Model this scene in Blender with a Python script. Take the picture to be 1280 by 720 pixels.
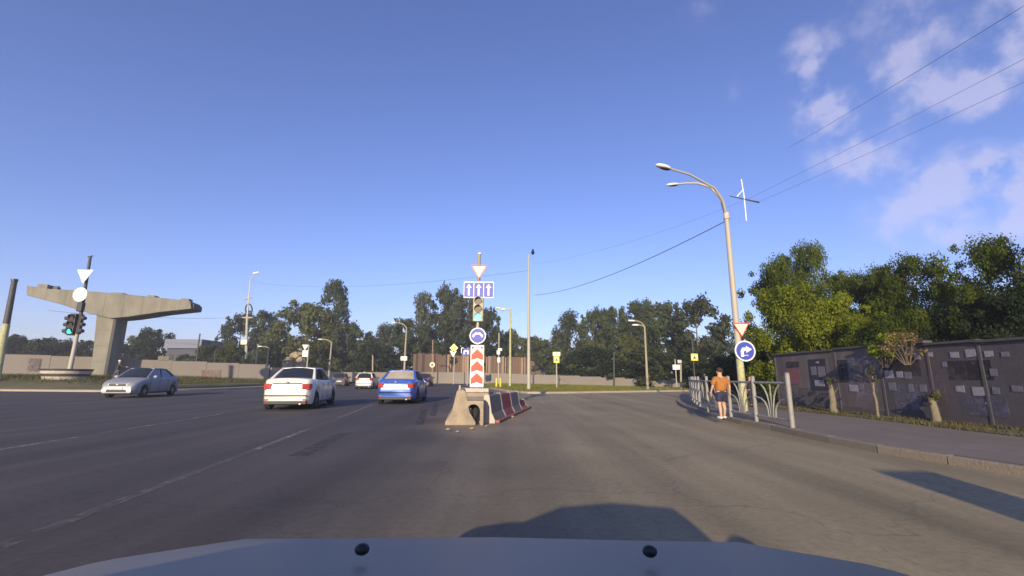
import bpy, bmesh, math, random
import numpy as np
from mathutils import Vector, Matrix
for o in list(bpy.data.objects): bpy.data.objects.remove(o)
SC = bpy.context.scene
COL = SC.collection
R = math.radians
PI = math.pi

# ------------------------------------------------------------------ camera
CAM_H = 1.2; PITCH = R(11.2); ROLL = R(0.4); FPX = 560.0
cam_d = bpy.data.cameras.new("dashcam"); cam = bpy.data.objects.new("dashcam", cam_d); COL.objects.link(cam)
cam_d.sensor_width = 36; cam_d.lens = FPX/1280*36; cam_d.clip_start = 0.05; cam_d.clip_end = 3000
cam.matrix_world = Matrix.Translation((0,0,CAM_H)) @ Matrix.Rotation(R(90)+PITCH,4,'X') @ Matrix.Rotation(ROLL,4,'Z')
SC.camera = cam
SC.render.resolution_x = 1024; SC.render.resolution_y = 576
CW = Vector((0,0,CAM_H))
def ray(u,v):
    a=u-640; b=v-360
    a,b = a*math.cos(ROLL)+b*math.sin(ROLL), b*math.cos(ROLL)-a*math.sin(ROLL)
    return Vector((a, FPX*math.cos(PITCH)+b*math.sin(PITCH), FPX*math.sin(PITCH)-b*math.cos(PITCH)))
def G(u,v,z=0.0):
    d=ray(u,v); return d*((z-CAM_H)/d.z)+CW
def P(u,v,Y):
    d=ray(u,v); return d*(Y/d.y)+CW

# ------------------------------------------------------------------ light
SUN_EL = R(15.4); SUN_AZ = math.atan2(-0.20,-1.0)      # azimuth from +Y towards +X
sun_dir = Vector((math.sin(SUN_AZ)*math.cos(SUN_EL), math.cos(SUN_AZ)*math.cos(SUN_EL), math.sin(SUN_EL)))
sl = bpy.data.lights.new("sun",'SUN'); sl.energy = 5.0; sl.angle = R(0.5); sl.color = (1.0,0.80,0.52)
so = bpy.data.objects.new("sun", sl); COL.objects.link(so); so.rotation_euler = sun_dir.to_track_quat('Z','Y').to_euler(); so.location=(0,-20,30)
SC.view_settings.view_transform='Standard'; SC.view_settings.look='None'; SC.view_settings.gamma=1; SC.view_settings.exposure=0.5
W = bpy.data.worlds.new("World"); SC.world = W; W.use_nodes = True
def world():
    nt=W.node_tree; nt.nodes.clear(); L=nt.links.new
    N=lambda t,**k:(lambda n:[setattr(n,a,b) for a,b in k.items()] and n or n)(nt.nodes.new(t))
    out=N('ShaderNodeOutputWorld'); bg=N('ShaderNodeBackground'); bg.inputs[1].default_value=0.105
    sky=N('ShaderNodeTexSky'); sky.sky_type='NISHITA'; sky.sun_disc=False; sky.sun_elevation=SUN_EL; sky.sun_rotation=SUN_AZ%(2*PI)
    sky.air_density=1.0; sky.dust_density=0.3; sky.ozone_density=2.2
    tc=N('ShaderNodeTexCoord')
    nrm=N('ShaderNodeVectorMath',operation='NORMALIZE'); L(tc.outputs['Generated'],nrm.inputs[0])
    noi=N('ShaderNodeTexNoise'); noi.inputs['Scale'].default_value=14; noi.inputs['Detail'].default_value=6; noi.inputs['Roughness'].default_value=0.62
    L(nrm.outputs[0],noi.inputs['Vector'])
    sub=N('ShaderNodeVectorMath',operation='SUBTRACT'); L(noi.outputs['Color'],sub.inputs[0]); sub.inputs[1].default_value=(.5,.5,.5)
    mad=N('ShaderNodeVectorMath',operation='MULTIPLY_ADD'); L(sub.outputs[0],mad.inputs[0]); mad.inputs[1].default_value=(.075,.075,.075); L(nrm.outputs[0],mad.inputs[2])
    n2=N('ShaderNodeVectorMath',operation='NORMALIZE'); L(mad.outputs[0],n2.inputs[0])
    blobs=[(1007,62,34,1),(1018,98,20,.8),(1015,140,30,1),(1050,135,28,1),(1112,88,24,.9),(1145,118,34,1),(1165,52,44,.7),(1105,20,55,.6),
     (1240,95,52,1),(1210,120,34,.7),(1100,190,36,.7),(1040,195,36,.7),(1075,205,34,.8),(1195,222,44,1),(1145,235,36,.8),(1272,205,40,1),
     (1100,268,32,.6),(1262,15,40,1),(1235,262,62,.8),(1150,285,44,.6),(912,112,18,.35),(870,5,30,.35),(930,250,30,.0),
     (1350,50,70,1),(1420,170,90,1),(1370,260,80,.9),(1340,-70,80,.9),(1180,-80,70,.7),(1500,-20,120,.9),(1560,220,120,.8),(1650,90,130,.9),(1020,-120,60,.5)]
    acc=None
    for (u,v,r,w) in blobs:
        if w<=0: continue
        c=ray(u,v); th=r*1.16/c.length; c=c.normalized()
        d=N('ShaderNodeVectorMath',operation='DOT_PRODUCT'); L(n2.outputs[0],d.inputs[0]); d.inputs[1].default_value=c
        k=1/(th*th/2)
        m=N('ShaderNodeMath',operation='MULTIPLY_ADD',use_clamp=True); L(d.outputs['Value'],m.inputs[0]); m.inputs[1].default_value=k*w; m.inputs[2].default_value=w*(1-k)
        if acc is None: acc=m
        else:
            a=N('ShaderNodeMath',operation='ADD'); L(acc.outputs[0],a.inputs[0]); L(m.outputs[0],a.inputs[1]); acc=a
    noi2=N('ShaderNodeTexNoise'); noi2.inputs['Scale'].default_value=20; noi2.inputs['Detail'].default_value=5; noi2.inputs['Roughness'].default_value=.6
    L(nrm.outputs[0],noi2.inputs['Vector'])
    mm=N('ShaderNodeMapRange'); L(noi2.outputs['Fac'],mm.inputs[0]); mm.inputs[1].default_value=.3; mm.inputs[2].default_value=.7; mm.inputs[3].default_value=.05; mm.inputs[4].default_value=1.75
    mu=N('ShaderNodeMath',operation='MULTIPLY'); L(acc.outputs[0],mu.inputs[0]); L(mm.outputs[0],mu.inputs[1])
    ms=N('ShaderNodeMapRange',interpolation_type='SMOOTHSTEP'); L(mu.outputs[0],ms.inputs[0]); ms.inputs[1].default_value=.03; ms.inputs[2].default_value=1.6; ms.inputs[3].default_value=0; ms.inputs[4].default_value=.44
    tint=N('ShaderNodeMix',data_type='RGBA',blend_type='MULTIPLY'); tint.inputs[0].default_value=1; L(sky.outputs[0],tint.inputs[6]); tint.inputs[7].default_value=(0.98,0.95,1.42,1)
    mix=N('ShaderNodeMix',data_type='RGBA'); L(ms.outputs[0],mix.inputs[0]); L(tint.outputs[2],mix.inputs[6]); mix.inputs[7].default_value=(5.6,5.2,6.4,1)
    L(mix.outputs[2],bg.inputs[0]); L(bg.outputs[0],out.inputs[0])
world()

# ------------------------------------------------------------------ helpers
class MB:
    def __init__(s): s.v=[]; s.f=[]
    def add(s,vs,fs):
        n=len(s.v); s.v+= [tuple(v) for v in vs]; s.f+=[tuple(i+n for i in f) for f in fs]; return s
    def box(s,c,size,rz=0,m=None):
        x,y,z=[a/2 for a in size]
        M=(Matrix.Translation(c)@Matrix.Rotation(rz,4,'Z')) if m is None else m
        vs=[M@Vector((sx*x,sy*y,sz*z)) for sz in(-1,1) for sx,sy in((-1,-1),(1,-1),(1,1),(-1,1))]
        return s.add(vs,[(3,2,1,0),(4,5,6,7),(0,1,5,4),(1,2,6,5),(2,3,7,6),(3,0,4,7)])
    def cyl(s,p0,p1,r0,r1=None,n=10,caps=True):
        r1=r0 if r1 is None else r1; p0=Vector(p0);p1=Vector(p1); q=(p1-p0).to_track_quat('Z','Y')
        vs=[p+q@Vector((r*math.cos(2*PI*i/n),r*math.sin(2*PI*i/n),0)) for p,r in((p0,r0),(p1,r1)) for i in range(n)]
        fs=[(i,(i+1)%n,n+(i+1)%n,n+i) for i in range(n)]
        if caps: fs+=[tuple(range(n-1,-1,-1)),tuple(range(n,2*n))]
        return s.add(vs,fs)
    def tube(s,pts,r,n=8):
        pts=[Vector(p) for p in pts]; rr=r if isinstance(r,(list,tuple)) else [r]*len(pts); k=len(pts); vs=[]
        q=None; pt=None
        for i,p in enumerate(pts):
            t=(pts[min(i+1,k-1)]-pts[max(i-1,0)]).normalized(); q=t.to_track_quat('Z','Y') if q is None else pt.rotation_difference(t)@q; pt=t
            vs+=[p+q@Vector((rr[i]*math.cos(2*PI*j/n),rr[i]*math.sin(2*PI*j/n),0)) for j in range(n)]
        fs=[(i*n+j,i*n+(j+1)%n,(i+1)*n+(j+1)%n,(i+1)*n+j) for i in range(k-1) for j in range(n)]
        fs+=[tuple(range(n-1,-1,-1)),tuple(range((k-1)*n,k*n))]
        return s.add(vs,fs)
    def prism(s,poly,t0,t1,M=Matrix()):   # polygon in local XZ, thickness along local Y, t0 < t1; seen from -Y
        n=len(poly)
        vs=[M@Vector((x,t0,z)) for x,z in poly]+[M@Vector((x,t1,z)) for x,z in poly]
        return s.add(vs,[tuple(range(n)),tuple(range(2*n-1,n-1,-1))]+[(i,n+i,n+(i+1)%n,(i+1)%n) for i in range(n)])
    def ball(s,c,r,sc=(1,1,1),n=10,m=7):
        c=Vector(c); vs=[];fs=[]
        for i in range(m+1):
            a=PI*i/m
            for j in range(n):
                b=2*PI*j/n; vs.append(c+Vector((r*sc[0]*math.sin(a)*math.cos(b),r*sc[1]*math.sin(a)*math.sin(b),r*sc[2]*math.cos(a))))
        for i in range(m):
            for j in range(n): fs.append((i*n+j,(i+1)*n+j,(i+1)*n+(j+1)%n,i*n+(j+1)%n))
        return s.add(vs,fs)
    def lathe(s,prof,c=(0,0,0),n=20):
        c=Vector(c); k=len(prof); vs=[c+Vector((r*math.cos(2*PI*j/n),r*math.sin(2*PI*j/n),z)) for r,z in prof for j in range(n)]
        fs=[(i*n+j,i*n+(j+1)%n,(i+1)*n+(j+1)%n,(i+1)*n+j) for i in range(k-1) for j in range(n)]
        fs+=[tuple(range(n-1,-1,-1)),tuple(range((k-1)*n,k*n))]
        return s.add(vs,fs)
    def obj(s,name,mat,parent=None,smooth=None,bevel=0,label=None,kind=None,loc=None,fix=False):
        me=bpy.data.meshes.new(name); me.from_pydata(s.v,[],s.f)
        if fix:
            bm=bmesh.new(); bm.from_mesh(me); bmesh.ops.recalc_face_normals(bm,faces=bm.faces); bm.to_mesh(me); bm.free()
        me.materials.append(mat); me.update()
        if smooth: me.shade_smooth(); me.set_sharp_from_angle(angle=R(smooth))
        o=bpy.data.objects.new(name,me); COL.objects.link(o)
        if parent: o.parent=parent
        if loc is not None: o.location=loc
        if bevel:
            b=o.modifiers.new('bevel','BEVEL'); b.width=bevel; b.segments=2; b.limit_method='ANGLE'
        if label: o['label']=label
        if kind: o['kind']=kind
        return o
def thing(name,label,cat,loc=(0,0,0),rz=0,group=None,scale=None):
    o=bpy.data.objects.new(name,None); COL.objects.link(o); o.location=loc; o.rotation_euler=(0,0,rz)
    o['label']=label; o['category']=cat
    if group: o['group']=group
    if scale: o.scale=scale
    return o
def tag(o,label,cat,group=None):
    o['label']=label; o['category']=cat
    if group: o['group']=group
    return o
def children(o): return [c for c in ALLKIDS.get(o.name,[])]
def kids(o): return [c for c in bpy.data.objects if c.parent==o]
def dup(root,loc=None,rz=None,label=None,group=None,scale=None,parent=None):
    ch=kids(root); r=root.copy(); COL.objects.link(r); r.parent=parent
    if loc is not None: r.location=loc
    if rz is not None: r.rotation_euler=(0,0,rz)
    if label: r['label']=label
    if group: r['group']=group
    if scale is not None: r.scale=scale
    for c in ch: dup(c,parent=r)
    return r

# ------------------------------------------------------------------ materials
def mat(name,col,rough=.7,metal=0,var=.12,scale=6,bump=0,bscale=40,emit=0,spec=.5,coat=0,dirt=None,dirt_amt=0,dirt_scale=3,streak=False):
    m=bpy.data.materials.new(name); m.use_nodes=True; nt=m.node_tree; L=nt.links.new; b=nt.nodes['Principled BSDF']
    b.inputs['Roughness'].default_value=rough; b.inputs['Metallic'].default_value=metal; b.inputs['Specular IOR Level'].default_value=spec
    b.inputs['Coat Weight'].default_value=coat; b.inputs['Coat Roughness'].default_value=.06
    tc=nt.nodes.new('ShaderNodeTexCoord'); n=nt.nodes.new('ShaderNodeTexNoise'); n.inputs['Scale'].default_value=scale; n.inputs['Detail'].default_value=6; n.inputs['Roughness'].default_value=.65
    L(tc.outputs['Object'],n.inputs['Vector'])
    mr=nt.nodes.new('ShaderNodeMapRange'); L(n.outputs['Fac'],mr.inputs[0]); mr.inputs[1].default_value=.25; mr.inputs[2].default_value=.75; mr.inputs[3].default_value=1-var; mr.inputs[4].default_value=1+var
    mx=nt.nodes.new('ShaderNodeMix'); mx.data_type='RGBA'; mx.blend_type='MULTIPLY'; mx.inputs[0].default_value=1; mx.inputs[6].default_value=(*col,1); L(mr.outputs[0],mx.inputs[7])
    outc=mx.outputs[2]
    if dirt:
        n2=nt.nodes.new('ShaderNodeTexNoise'); n2.inputs['Scale'].default_value=dirt_scale; n2.inputs['Detail'].default_value=8; n2.inputs['Roughness'].default_value=.7
        src=tc.outputs['Object']
        if streak:
            mp=nt.nodes.new('ShaderNodeMapping'); mp.inputs['Scale'].default_value=(1,1,.18); L(src,mp.inputs[0]); src=mp.outputs[0]
        L(src,n2.inputs['Vector'])
        m2=nt.nodes.new('ShaderNodeMapRange'); L(n2.outputs['Fac'],m2.inputs[0]); m2.inputs[1].default_value=.42; m2.inputs[2].default_value=.68; m2.inputs[4].default_value=dirt_amt
        x2=nt.nodes.new('ShaderNodeMix'); x2.data_type='RGBA'; L(m2.outputs[0],x2.inputs[0]); L(outc,x2.inputs[6]); x2.inputs[7].default_value=(*dirt,1); outc=x2.outputs[2]
    L(outc,b.inputs['Base Color'])
    if emit:
        L(outc,b.inputs['Emission Color']); b.inputs['Emission Strength'].default_value=emit
    if bump:
        n3=nt.nodes.new('ShaderNodeTexNoise'); n3.inputs['Scale'].default_value=bscale; n3.inputs['Detail'].default_value=4; L(tc.outputs['Object'],n3.inputs['Vector'])
        bp=nt.nodes.new('ShaderNodeBump'); bp.inputs['Strength'].default_value=bump; bp.inputs['Distance'].default_value=.02; L(n3.outputs['Fac'],bp.inputs['Height']); L(bp.outputs[0],b.inputs['Normal'])
    return m
def leafmat(name,c1,c2,c3,trans=.35):
    m=bpy.data.materials.new(name); m.use_nodes=True; nt=m.node_tree; nt.nodes.clear(); L=nt.links.new; N=nt.nodes.new
    out=N('ShaderNodeOutputMaterial'); geo=N('ShaderNodeNewGeometry'); tc=N('ShaderNodeTexCoord'); oi=N('ShaderNodeObjectInfo')
    n=N('ShaderNodeTexNoise'); n.inputs['Scale'].default_value=5; n.inputs['Detail'].default_value=3; L(tc.outputs['Object'],n.inputs['Vector'])
    a=N('ShaderNodeMath'); a.operation='MULTIPLY_ADD'; L(geo.outputs['Random Per Island'],a.inputs[0]); a.inputs[1].default_value=.45
    a2=N('ShaderNodeMath'); a2.operation='MULTIPLY_ADD'; L(n.outputs['Fac'],a2.inputs[0]); a2.inputs[1].default_value=1.3; a2.inputs[2].default_value=-.38; L(a2.outputs[0],a.inputs[2])
    cr=N('ShaderNodeValToRGB'); cr.color_ramp.elements[0].color=(*c1,1); cr.color_ramp.elements[1].color=(*c3,1); e=cr.color_ramp.elements.new(.5); e.color=(*c2,1)
    L(a.outputs[0],cr.inputs[0])
    hs=N('ShaderNodeHueSaturation'); mr=N('ShaderNodeMapRange'); L(oi.outputs['Random'],mr.inputs[0]); mr.inputs[3].default_value=.75; mr.inputs[4].default_value=1.25; L(mr.outputs[0],hs.inputs['Value']); L(cr.outputs[0],hs.inputs['Color'])
    d=N('ShaderNodeBsdfDiffuse'); t=N('ShaderNodeBsdfTranslucent'); mx=N('ShaderNodeMixShader'); mx.inputs[0].default_value=trans
    L(hs.outputs[0],d.inputs[0]); L(hs.outputs[0],t.inputs[0]); L(d.outputs[0],mx.inputs[1]); L(t.outputs[0],mx.inputs[2])
    L(mx.outputs[0],out.inputs[0]); return m
def asphalt_mat():
    m=bpy.data.materials.new('asphalt'); m.use_nodes=True; nt=m.node_tree; L=nt.links.new; b=nt.nodes['Principled BSDF']; N=nt.nodes.new
    tc=N('ShaderNodeTexCoord'); sx=N('ShaderNodeSeparateXYZ'); L(tc.outputs['Object'],sx.inputs[0])
    big=N('ShaderNodeTexNoise'); big.inputs['Scale'].default_value=.35; big.inputs['Detail'].default_value=6; L(tc.outputs['Object'],big.inputs['Vector'])
    # dusty turning lane to the right of the line x = -1.7 - .1 y
    a=N('ShaderNodeMath'); a.operation='MULTIPLY_ADD'; L(sx.outputs['Y'],a.inputs[0]); a.inputs[1].default_value=.05; L(sx.outputs['X'],a.inputs[2])
    a1=N('ShaderNodeMath'); a1.operation='MULTIPLY_ADD'; L(big.outputs['Fac'],a1.inputs[0]); a1.inputs[1].default_value=2.0; L(a.outputs[0],a1.inputs[2])
    dust=N('ShaderNodeMapRange'); dust.interpolation_type='SMOOTHSTEP'; L(a1.outputs[0],dust.inputs[0]); dust.inputs[1].default_value=-1.4; dust.inputs[2].default_value=3.6
    base=N('ShaderNodeMix'); base.data_type='RGBA'; L(dust.outputs[0],base.inputs[0]); base.inputs[6].default_value=(.074,.066,.064,1); base.inputs[7].default_value=(.262,.222,.135,1)
    ds=N('ShaderNodeVectorMath'); ds.operation='DISTANCE'; dsc=N('ShaderNodeVectorMath'); dsc.operation='MULTIPLY'; L(tc.outputs['Object'],dsc.inputs[0]); dsc.inputs[1].default_value=(1,.42,0); L(dsc.outputs[0],ds.inputs[0]); ds.inputs[1].default_value=(-.2,5.9,0)
    dd=N('ShaderNodeMath'); dd.operation='MULTIPLY_ADD'; L(big.outputs['Fac'],dd.inputs[0]); dd.inputs[1].default_value=-1.6; L(ds.outputs['Value'],dd.inputs[2])
    dr=N('ShaderNodeMapRange'); dr.interpolation_type='SMOOTHSTEP'; L(dd.outputs[0],dr.inputs[0]); dr.inputs[1].default_value=0; dr.inputs[2].default_value=1.9; dr.inputs[3].default_value=.85; dr.inputs[4].default_value=0
    base0=base; base=N('ShaderNodeMix'); base.data_type='RGBA'; L(dr.outputs[0],base.inputs[0]); L(base0.outputs[2],base.inputs[6]); base.inputs[7].default_value=(.25,.205,.145,1)
    # lengthwise wheel tracks
    mp=N('ShaderNodeMapping'); mp.inputs['Scale'].default_value=(1.3,.05,1); mp.inputs['Rotation'].default_value=(0,0,R(-8)); L(tc.outputs['Object'],mp.inputs[0])
    tr=N('ShaderNodeTexNoise'); tr.inputs['Scale'].default_value=1.0; tr.inputs['Detail'].default_value=5; L(mp.outputs[0],tr.inputs['Vector'])
    trm=N('ShaderNodeMapRange'); L(tr.outputs['Fac'],trm.inputs[0]); trm.inputs[1].default_value=.3; trm.inputs[2].default_value=.7; trm.inputs[3].default_value=.74; trm.inputs[4].default_value=1.24
    m1=N('ShaderNodeMix'); m1.data_type='RGBA'; m1.blend_type='MULTIPLY'; m1.inputs[0].default_value=1; L(base.outputs[2],m1.inputs[6]); L(trm.outputs[0],m1.inputs[7])
    bm=N('ShaderNodeMapRange'); L(big.outputs['Fac'],bm.inputs[0]); bm.inputs[1].default_value=.3; bm.inputs[2].default_value=.7; bm.inputs[3].default_value=.85; bm.inputs[4].default_value=1.15
    m2=N('ShaderNodeMix'); m2.data_type='RGBA'; m2.blend_type='MULTIPLY'; m2.inputs[0].default_value=1; L(m1.outputs[2],m2.inputs[6]); L(bm.outputs[0],m2.inputs[7])
    fi=N('ShaderNodeTexNoise'); fi.inputs['Scale'].default_value=14; fi.inputs['Detail'].default_value=9; fi.inputs['Roughness'].default_value=.8; L(tc.outputs['Object'],fi.inputs['Vector'])
    fm=N('ShaderNodeMapRange'); L(fi.outputs['Fac'],fm.inputs[0]); fm.inputs[1].default_value=.3; fm.inputs[2].default_value=.7; fm.inputs[3].default_value=.74; fm.inputs[4].default_value=1.26
    m3=N('ShaderNodeMix'); m3.data_type='RGBA'; m3.blend_type='MULTIPLY'; m3.inputs[0].default_value=1; L(m2.outputs[2],m3.inputs[6]); L(fm.outputs[0],m3.inputs[7])
    # cracks
    dn=N('ShaderNodeTexNoise'); dn.inputs['Scale'].default_value=1.2; dn.inputs['Detail'].default_value=5; L(tc.outputs['Object'],dn.inputs['Vector'])
    dm=N('ShaderNodeVectorMath'); dm.operation='MULTIPLY_ADD'; L(dn.outputs['Color'],dm.inputs[0]); dm.inputs[1].default_value=(1.4,1.4,0); L(tc.outputs['Object'],dm.inputs[2])
    vo=N('ShaderNodeTexVoronoi'); vo.feature='DISTANCE_TO_EDGE'; vo.inputs['Scale'].default_value=.3; L(dm.outputs[0],vo.inputs['Vector'])
    vm=N('ShaderNodeMapRange'); L(vo.outputs['Distance'],vm.inputs[0]); vm.inputs[1].default_value=.0; vm.inputs[2].default_value=.008; vm.inputs[3].default_value=.26; vm.inputs[4].default_value=0
    m4=N('ShaderNodeMix'); m4.data_type='RGBA'; L(vm.outputs[0],m4.inputs[0]); L(m3.outputs[2],m4.inputs[6]); m4.inputs[7].default_value=(.03,.028,.03,1)
    L(m4.outputs[2],b.inputs['Base Color']); b.inputs['Roughness'].default_value=.82; b.inputs['Specular IOR Level'].default_value=.3
    bp=N('ShaderNodeBump'); bp.inputs['Strength'].default_value=.35; bp.inputs['Distance'].default_value=.01; L(fi.outputs['Fac'],bp.inputs['Height']); L(bp.outputs[0],b.inputs['Normal'])
    return m
def worn_paint(name,col,amt=.5):
    m=bpy.data.materials.new(name); m.use_nodes=True; nt=m.node_tree; L=nt.links.new; b=nt.nodes['Principled BSDF']; N=nt.nodes.new
    tc=N('ShaderNodeTexCoord'); n=N('ShaderNodeTexNoise'); n.inputs['Scale'].default_value=3.5; n.inputs['Detail'].default_value=9; n.inputs['Roughness'].default_value=.8; L(tc.outputs['Object'],n.inputs['Vector'])
    mr=N('ShaderNodeMapRange'); L(n.outputs['Fac'],mr.inputs[0]); mr.inputs[1].default_value=amt-.12; mr.inputs[2].default_value=amt+.12
    L(mr.outputs[0],b.inputs['Alpha']); b.inputs['Base Color'].default_value=(*col,1); b.inputs['Roughness'].default_value=.8
    return m
def glass_mat(name,col=(.02,.025,.03),rough=.06):
    m=mat(name,col,rough,var=.1,spec=.9); return m
M_asph=asphalt_mat()
M_line=worn_paint('worn_line_paint',(.27,.255,.24),.52)
M_line2=worn_paint('very_worn_line_paint',(.19,.18,.18),.54)
M_line3=worn_paint('nearly_gone_line_paint',(.20,.19,.18),.57)
M_tar=mat('tar_patch',(.035,.033,.042),.7,var=.2,bump=.2)
M_conc=mat('concrete',(.215,.21,.175),.85,var=.15,scale=1.2,bump=.35,bscale=14,dirt=(.11,.105,.09),dirt_amt=.6,dirt_scale=1.0,streak=True)
M_wallc=mat('wall_concrete',(.255,.235,.21),.9,var=.12,scale=.8,bump=.3,bscale=12,dirt=(.19,.17,.155),dirt_amt=.55,dirt_scale=.5,streak=True)
M_block=mat('dusty_block',(.32,.27,.20),.9,var=.2,scale=3,bump=.5,bscale=22,dirt=(.16,.13,.10),dirt_amt=.65,dirt_scale=2.5)
M_blockg=mat('grey_block',(.17,.155,.16),.9,var=.15,scale=3,bump=.4,bscale=22,dirt=(.14,.12,.10),dirt_amt=.4,dirt_scale=2)
M_redb=mat('faded_red_paint',(.30,.045,.045),.75,var=.2,scale=4,dirt=(.22,.12,.10),dirt_amt=.5,dirt_scale=3)
M_redk=mat('dusty_red_kerb_paint',(.28,.10,.08),.85,var=.3,scale=4,dirt=(.2,.15,.11),dirt_amt=.8,dirt_scale=5)
M_whiteb=mat('faded_white_paint',(.50,.46,.40),.75,var=.15,dirt=(.25,.2,.16),dirt_amt=.5,dirt_scale=4)
M_kerb=mat('kerb_stone',(.21,.18,.145),.9,var=.25,scale=2,bump=.5,bscale=30,dirt=(.12,.10,.08),dirt_amt=.5,dirt_scale=2)
M_pave=mat('pavement_asphalt',(.17,.145,.125),.9,var=.18,scale=1.5,bump=.35,bscale=60,dirt=(.12,.11,.09),dirt_amt=.5,dirt_scale=.6)
M_soil=mat('dry_soil',(.13,.115,.06),.95,var=.3,scale=3,bump=.6,bscale=20,dirt=(.055,.07,.022),dirt_amt=.85,dirt_scale=.8)
M_grassg=mat('mown_grass_ground',(.15,.165,.035),.95,var=.3,scale=2,bump=.5,bscale=15,dirt=(.22,.2,.07),dirt_amt=.6,dirt_scale=.5)
M_grassd=mat('weedy_ground',(.085,.09,.035),.95,var=.35,scale=1.5,bump=.5,bscale=15,dirt=(.16,.14,.075),dirt_amt=.7,dirt_scale=.4)
M_blade=leafmat('grass_blade',(.05,.06,.015),(.12,.13,.03),(.25,.22,.08))
M_darkwall=mat('dark_painted_panel',(.070,.065,.076),.88,var=.18,scale=1.2,bump=.3,bscale=18,dirt=(.036,.034,.05),dirt_amt=.7,dirt_scale=1.1,streak=True)  # shade lying on the wall is put into this base colour
M_darkwall2=mat('faded_grey_panel',(.12,.105,.11),.9,var=.2,scale=1.2,bump=.3,bscale=18,dirt=(.05,.047,.06),dirt_amt=.8,dirt_scale=1.3,streak=True)  # same wall, painted paler where its left panels catch light
M_cap=mat('wall_coping',(.07,.065,.075),.9,var=.2,bump=.3)
M_paper=mat('weathered_paper',(.26,.26,.31),.9,var=.25,scale=14,dirt=(.14,.14,.18),dirt_amt=.7,dirt_scale=9)
M_paper2=mat('faded_paper',(.14,.14,.18),.9,var=.25,scale=14,dirt=(.1,.1,.14),dirt_amt=.7,dirt_scale=9)
M_posterk=mat('black_poster',(.025,.022,.035),.7,var=.2)
M_posterr=mat('dull_red_poster',(.18,.06,.07),.8,var=.3,dirt=(.10,.09,.12),dirt_amt=.8,dirt_scale=8)
M_galv=mat('galvanised_steel',(.48,.46,.42),.5,metal=.35,var=.12,scale=3)
M_pale=mat('pale_painted_steel',(.38,.37,.33),.6,var=.12,scale=2,dirt=(.32,.28,.2),dirt_amt=.5,dirt_scale=2)
M_polec=mat('concrete_pole',(.30,.27,.20),.85,var=.15,scale=2,bump=.2)
M_poleyel=mat('mottled_pale_yellow_pole_paint',(.42,.44,.24),.8,var=.2,scale=4,dirt=(.2,.17,.12),dirt_amt=.6,dirt_scale=5)
M_fence=mat('grey_railing_paint',(.25,.26,.25),.55,var=.15,scale=5,dirt=(.2,.17,.13),dirt_amt=.4,dirt_scale=7)
M_black=mat('black_plastic',(.015,.015,.018),.5,var=.2)
M_rubber=mat('rubber',(.018,.018,.02),.85,var=.2)
M_darkst=mat('dark_steel',(.05,.048,.055),.6,var=.2)
M_white=mat('sign_white',(.78,.76,.72),.5,var=.04)
M_blue=mat('sign_blue',(.035,.06,.42),.5,var=.08)
M_red=mat('sign_red',(.72,.05,.03),.5,var=.06)
M_yel=mat('sign_yellow',(.75,.68,.03),.5,var=.06)
M_yelb=mat('bollard_yellow',(.7,.55,.04),.6,var=.1)
M_cream=mat('sign_cream',(.80,.70,.50),.5,var=.05)
M_signback=mat('sign_back_grey',(.72,.73,.74),.5,var=.05)
M_house=mat('signal_housing',(.40,.36,.26),.6,var=.1)
M_green=mat('green_signal',(.04,.85,.52),.4,var=.1,emit=1.8)
M_cyan=mat('cyan_green_signal',(.02,.75,.80),.4,var=.1,emit=1.3)
M_lensd=mat('unlit_lens',(.03,.022,.02),.45,var=.1)
M_brown=mat('brown_plank',(.15,.095,.065),.85,var=.3,scale=1.5,bump=.3,dirt=(.07,.05,.04),dirt_amt=.6,dirt_scale=1)
M_brownp=mat('pale_plank',(.27,.19,.135),.85,var=.3,scale=1.5,dirt=(.15,.1,.07),dirt_amt=.6,dirt_scale=1)
M_browndk=mat('grey_brown_plank',(.11,.085,.08),.85,var=.3,scale=1.5)
M_bark=mat('bark',(.10,.08,.06),.95,var=.35,scale=8,bump=.8,bscale=30)
M_limew=mat('limewashed_bark',(.17,.155,.11),.9,var=.25,scale=8,bump=.6,bscale=30,dirt=(.18,.14,.09),dirt_amt=.6,dirt_scale=6)
M_birch=mat('birch_bark',(.42,.38,.33),.85,var=.3,scale=6,dirt=(.08,.07,.06),dirt_amt=.8,dirt_scale=6)
M_wire=mat('wire',(.06,.06,.09),.6)
M_rubble=mat('pale_rubble',(.36,.29,.2),.95,var=.35,scale=2,bump=.6,dirt=(.15,.12,.07),dirt_amt=.6,dirt_scale=1.5)
M_bluewall=mat('grey_blue_cladding',(.15,.17,.24),.7,var=.1)
M_darkroof=mat('dark_cladding',(.05,.055,.075),.7,var=.15)
L_far=leafmat('leaf_far',(0.030,0.046,0.027),(0.061,0.084,0.038),(0.108,0.132,0.057),.3)
L_far2=leafmat('leaf_far_olive',(0.039,0.052,0.018),(0.081,0.096,0.031),(0.130,0.150,0.049),.3)
L_grey=leafmat('leaf_far_greyish',(0.039,0.055,0.036),(0.078,0.098,0.058),(0.143,0.169,0.111),.3)
L_near=leafmat('leaf_near',(.026,.046,.010),(.075,.108,.020),(.165,.20,.035),.42)
L_bright=leafmat('leaf_yellow_green',(0.081,0.115,0.011),(0.184,0.230,0.021),(0.310,0.345,0.046),.45)
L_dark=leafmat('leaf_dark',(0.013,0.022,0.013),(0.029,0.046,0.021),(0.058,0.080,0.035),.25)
L_dry=leafmat('leaf_dry',(.14,.10,.05),(.25,.19,.10),(.36,.28,.16),.2)

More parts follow.
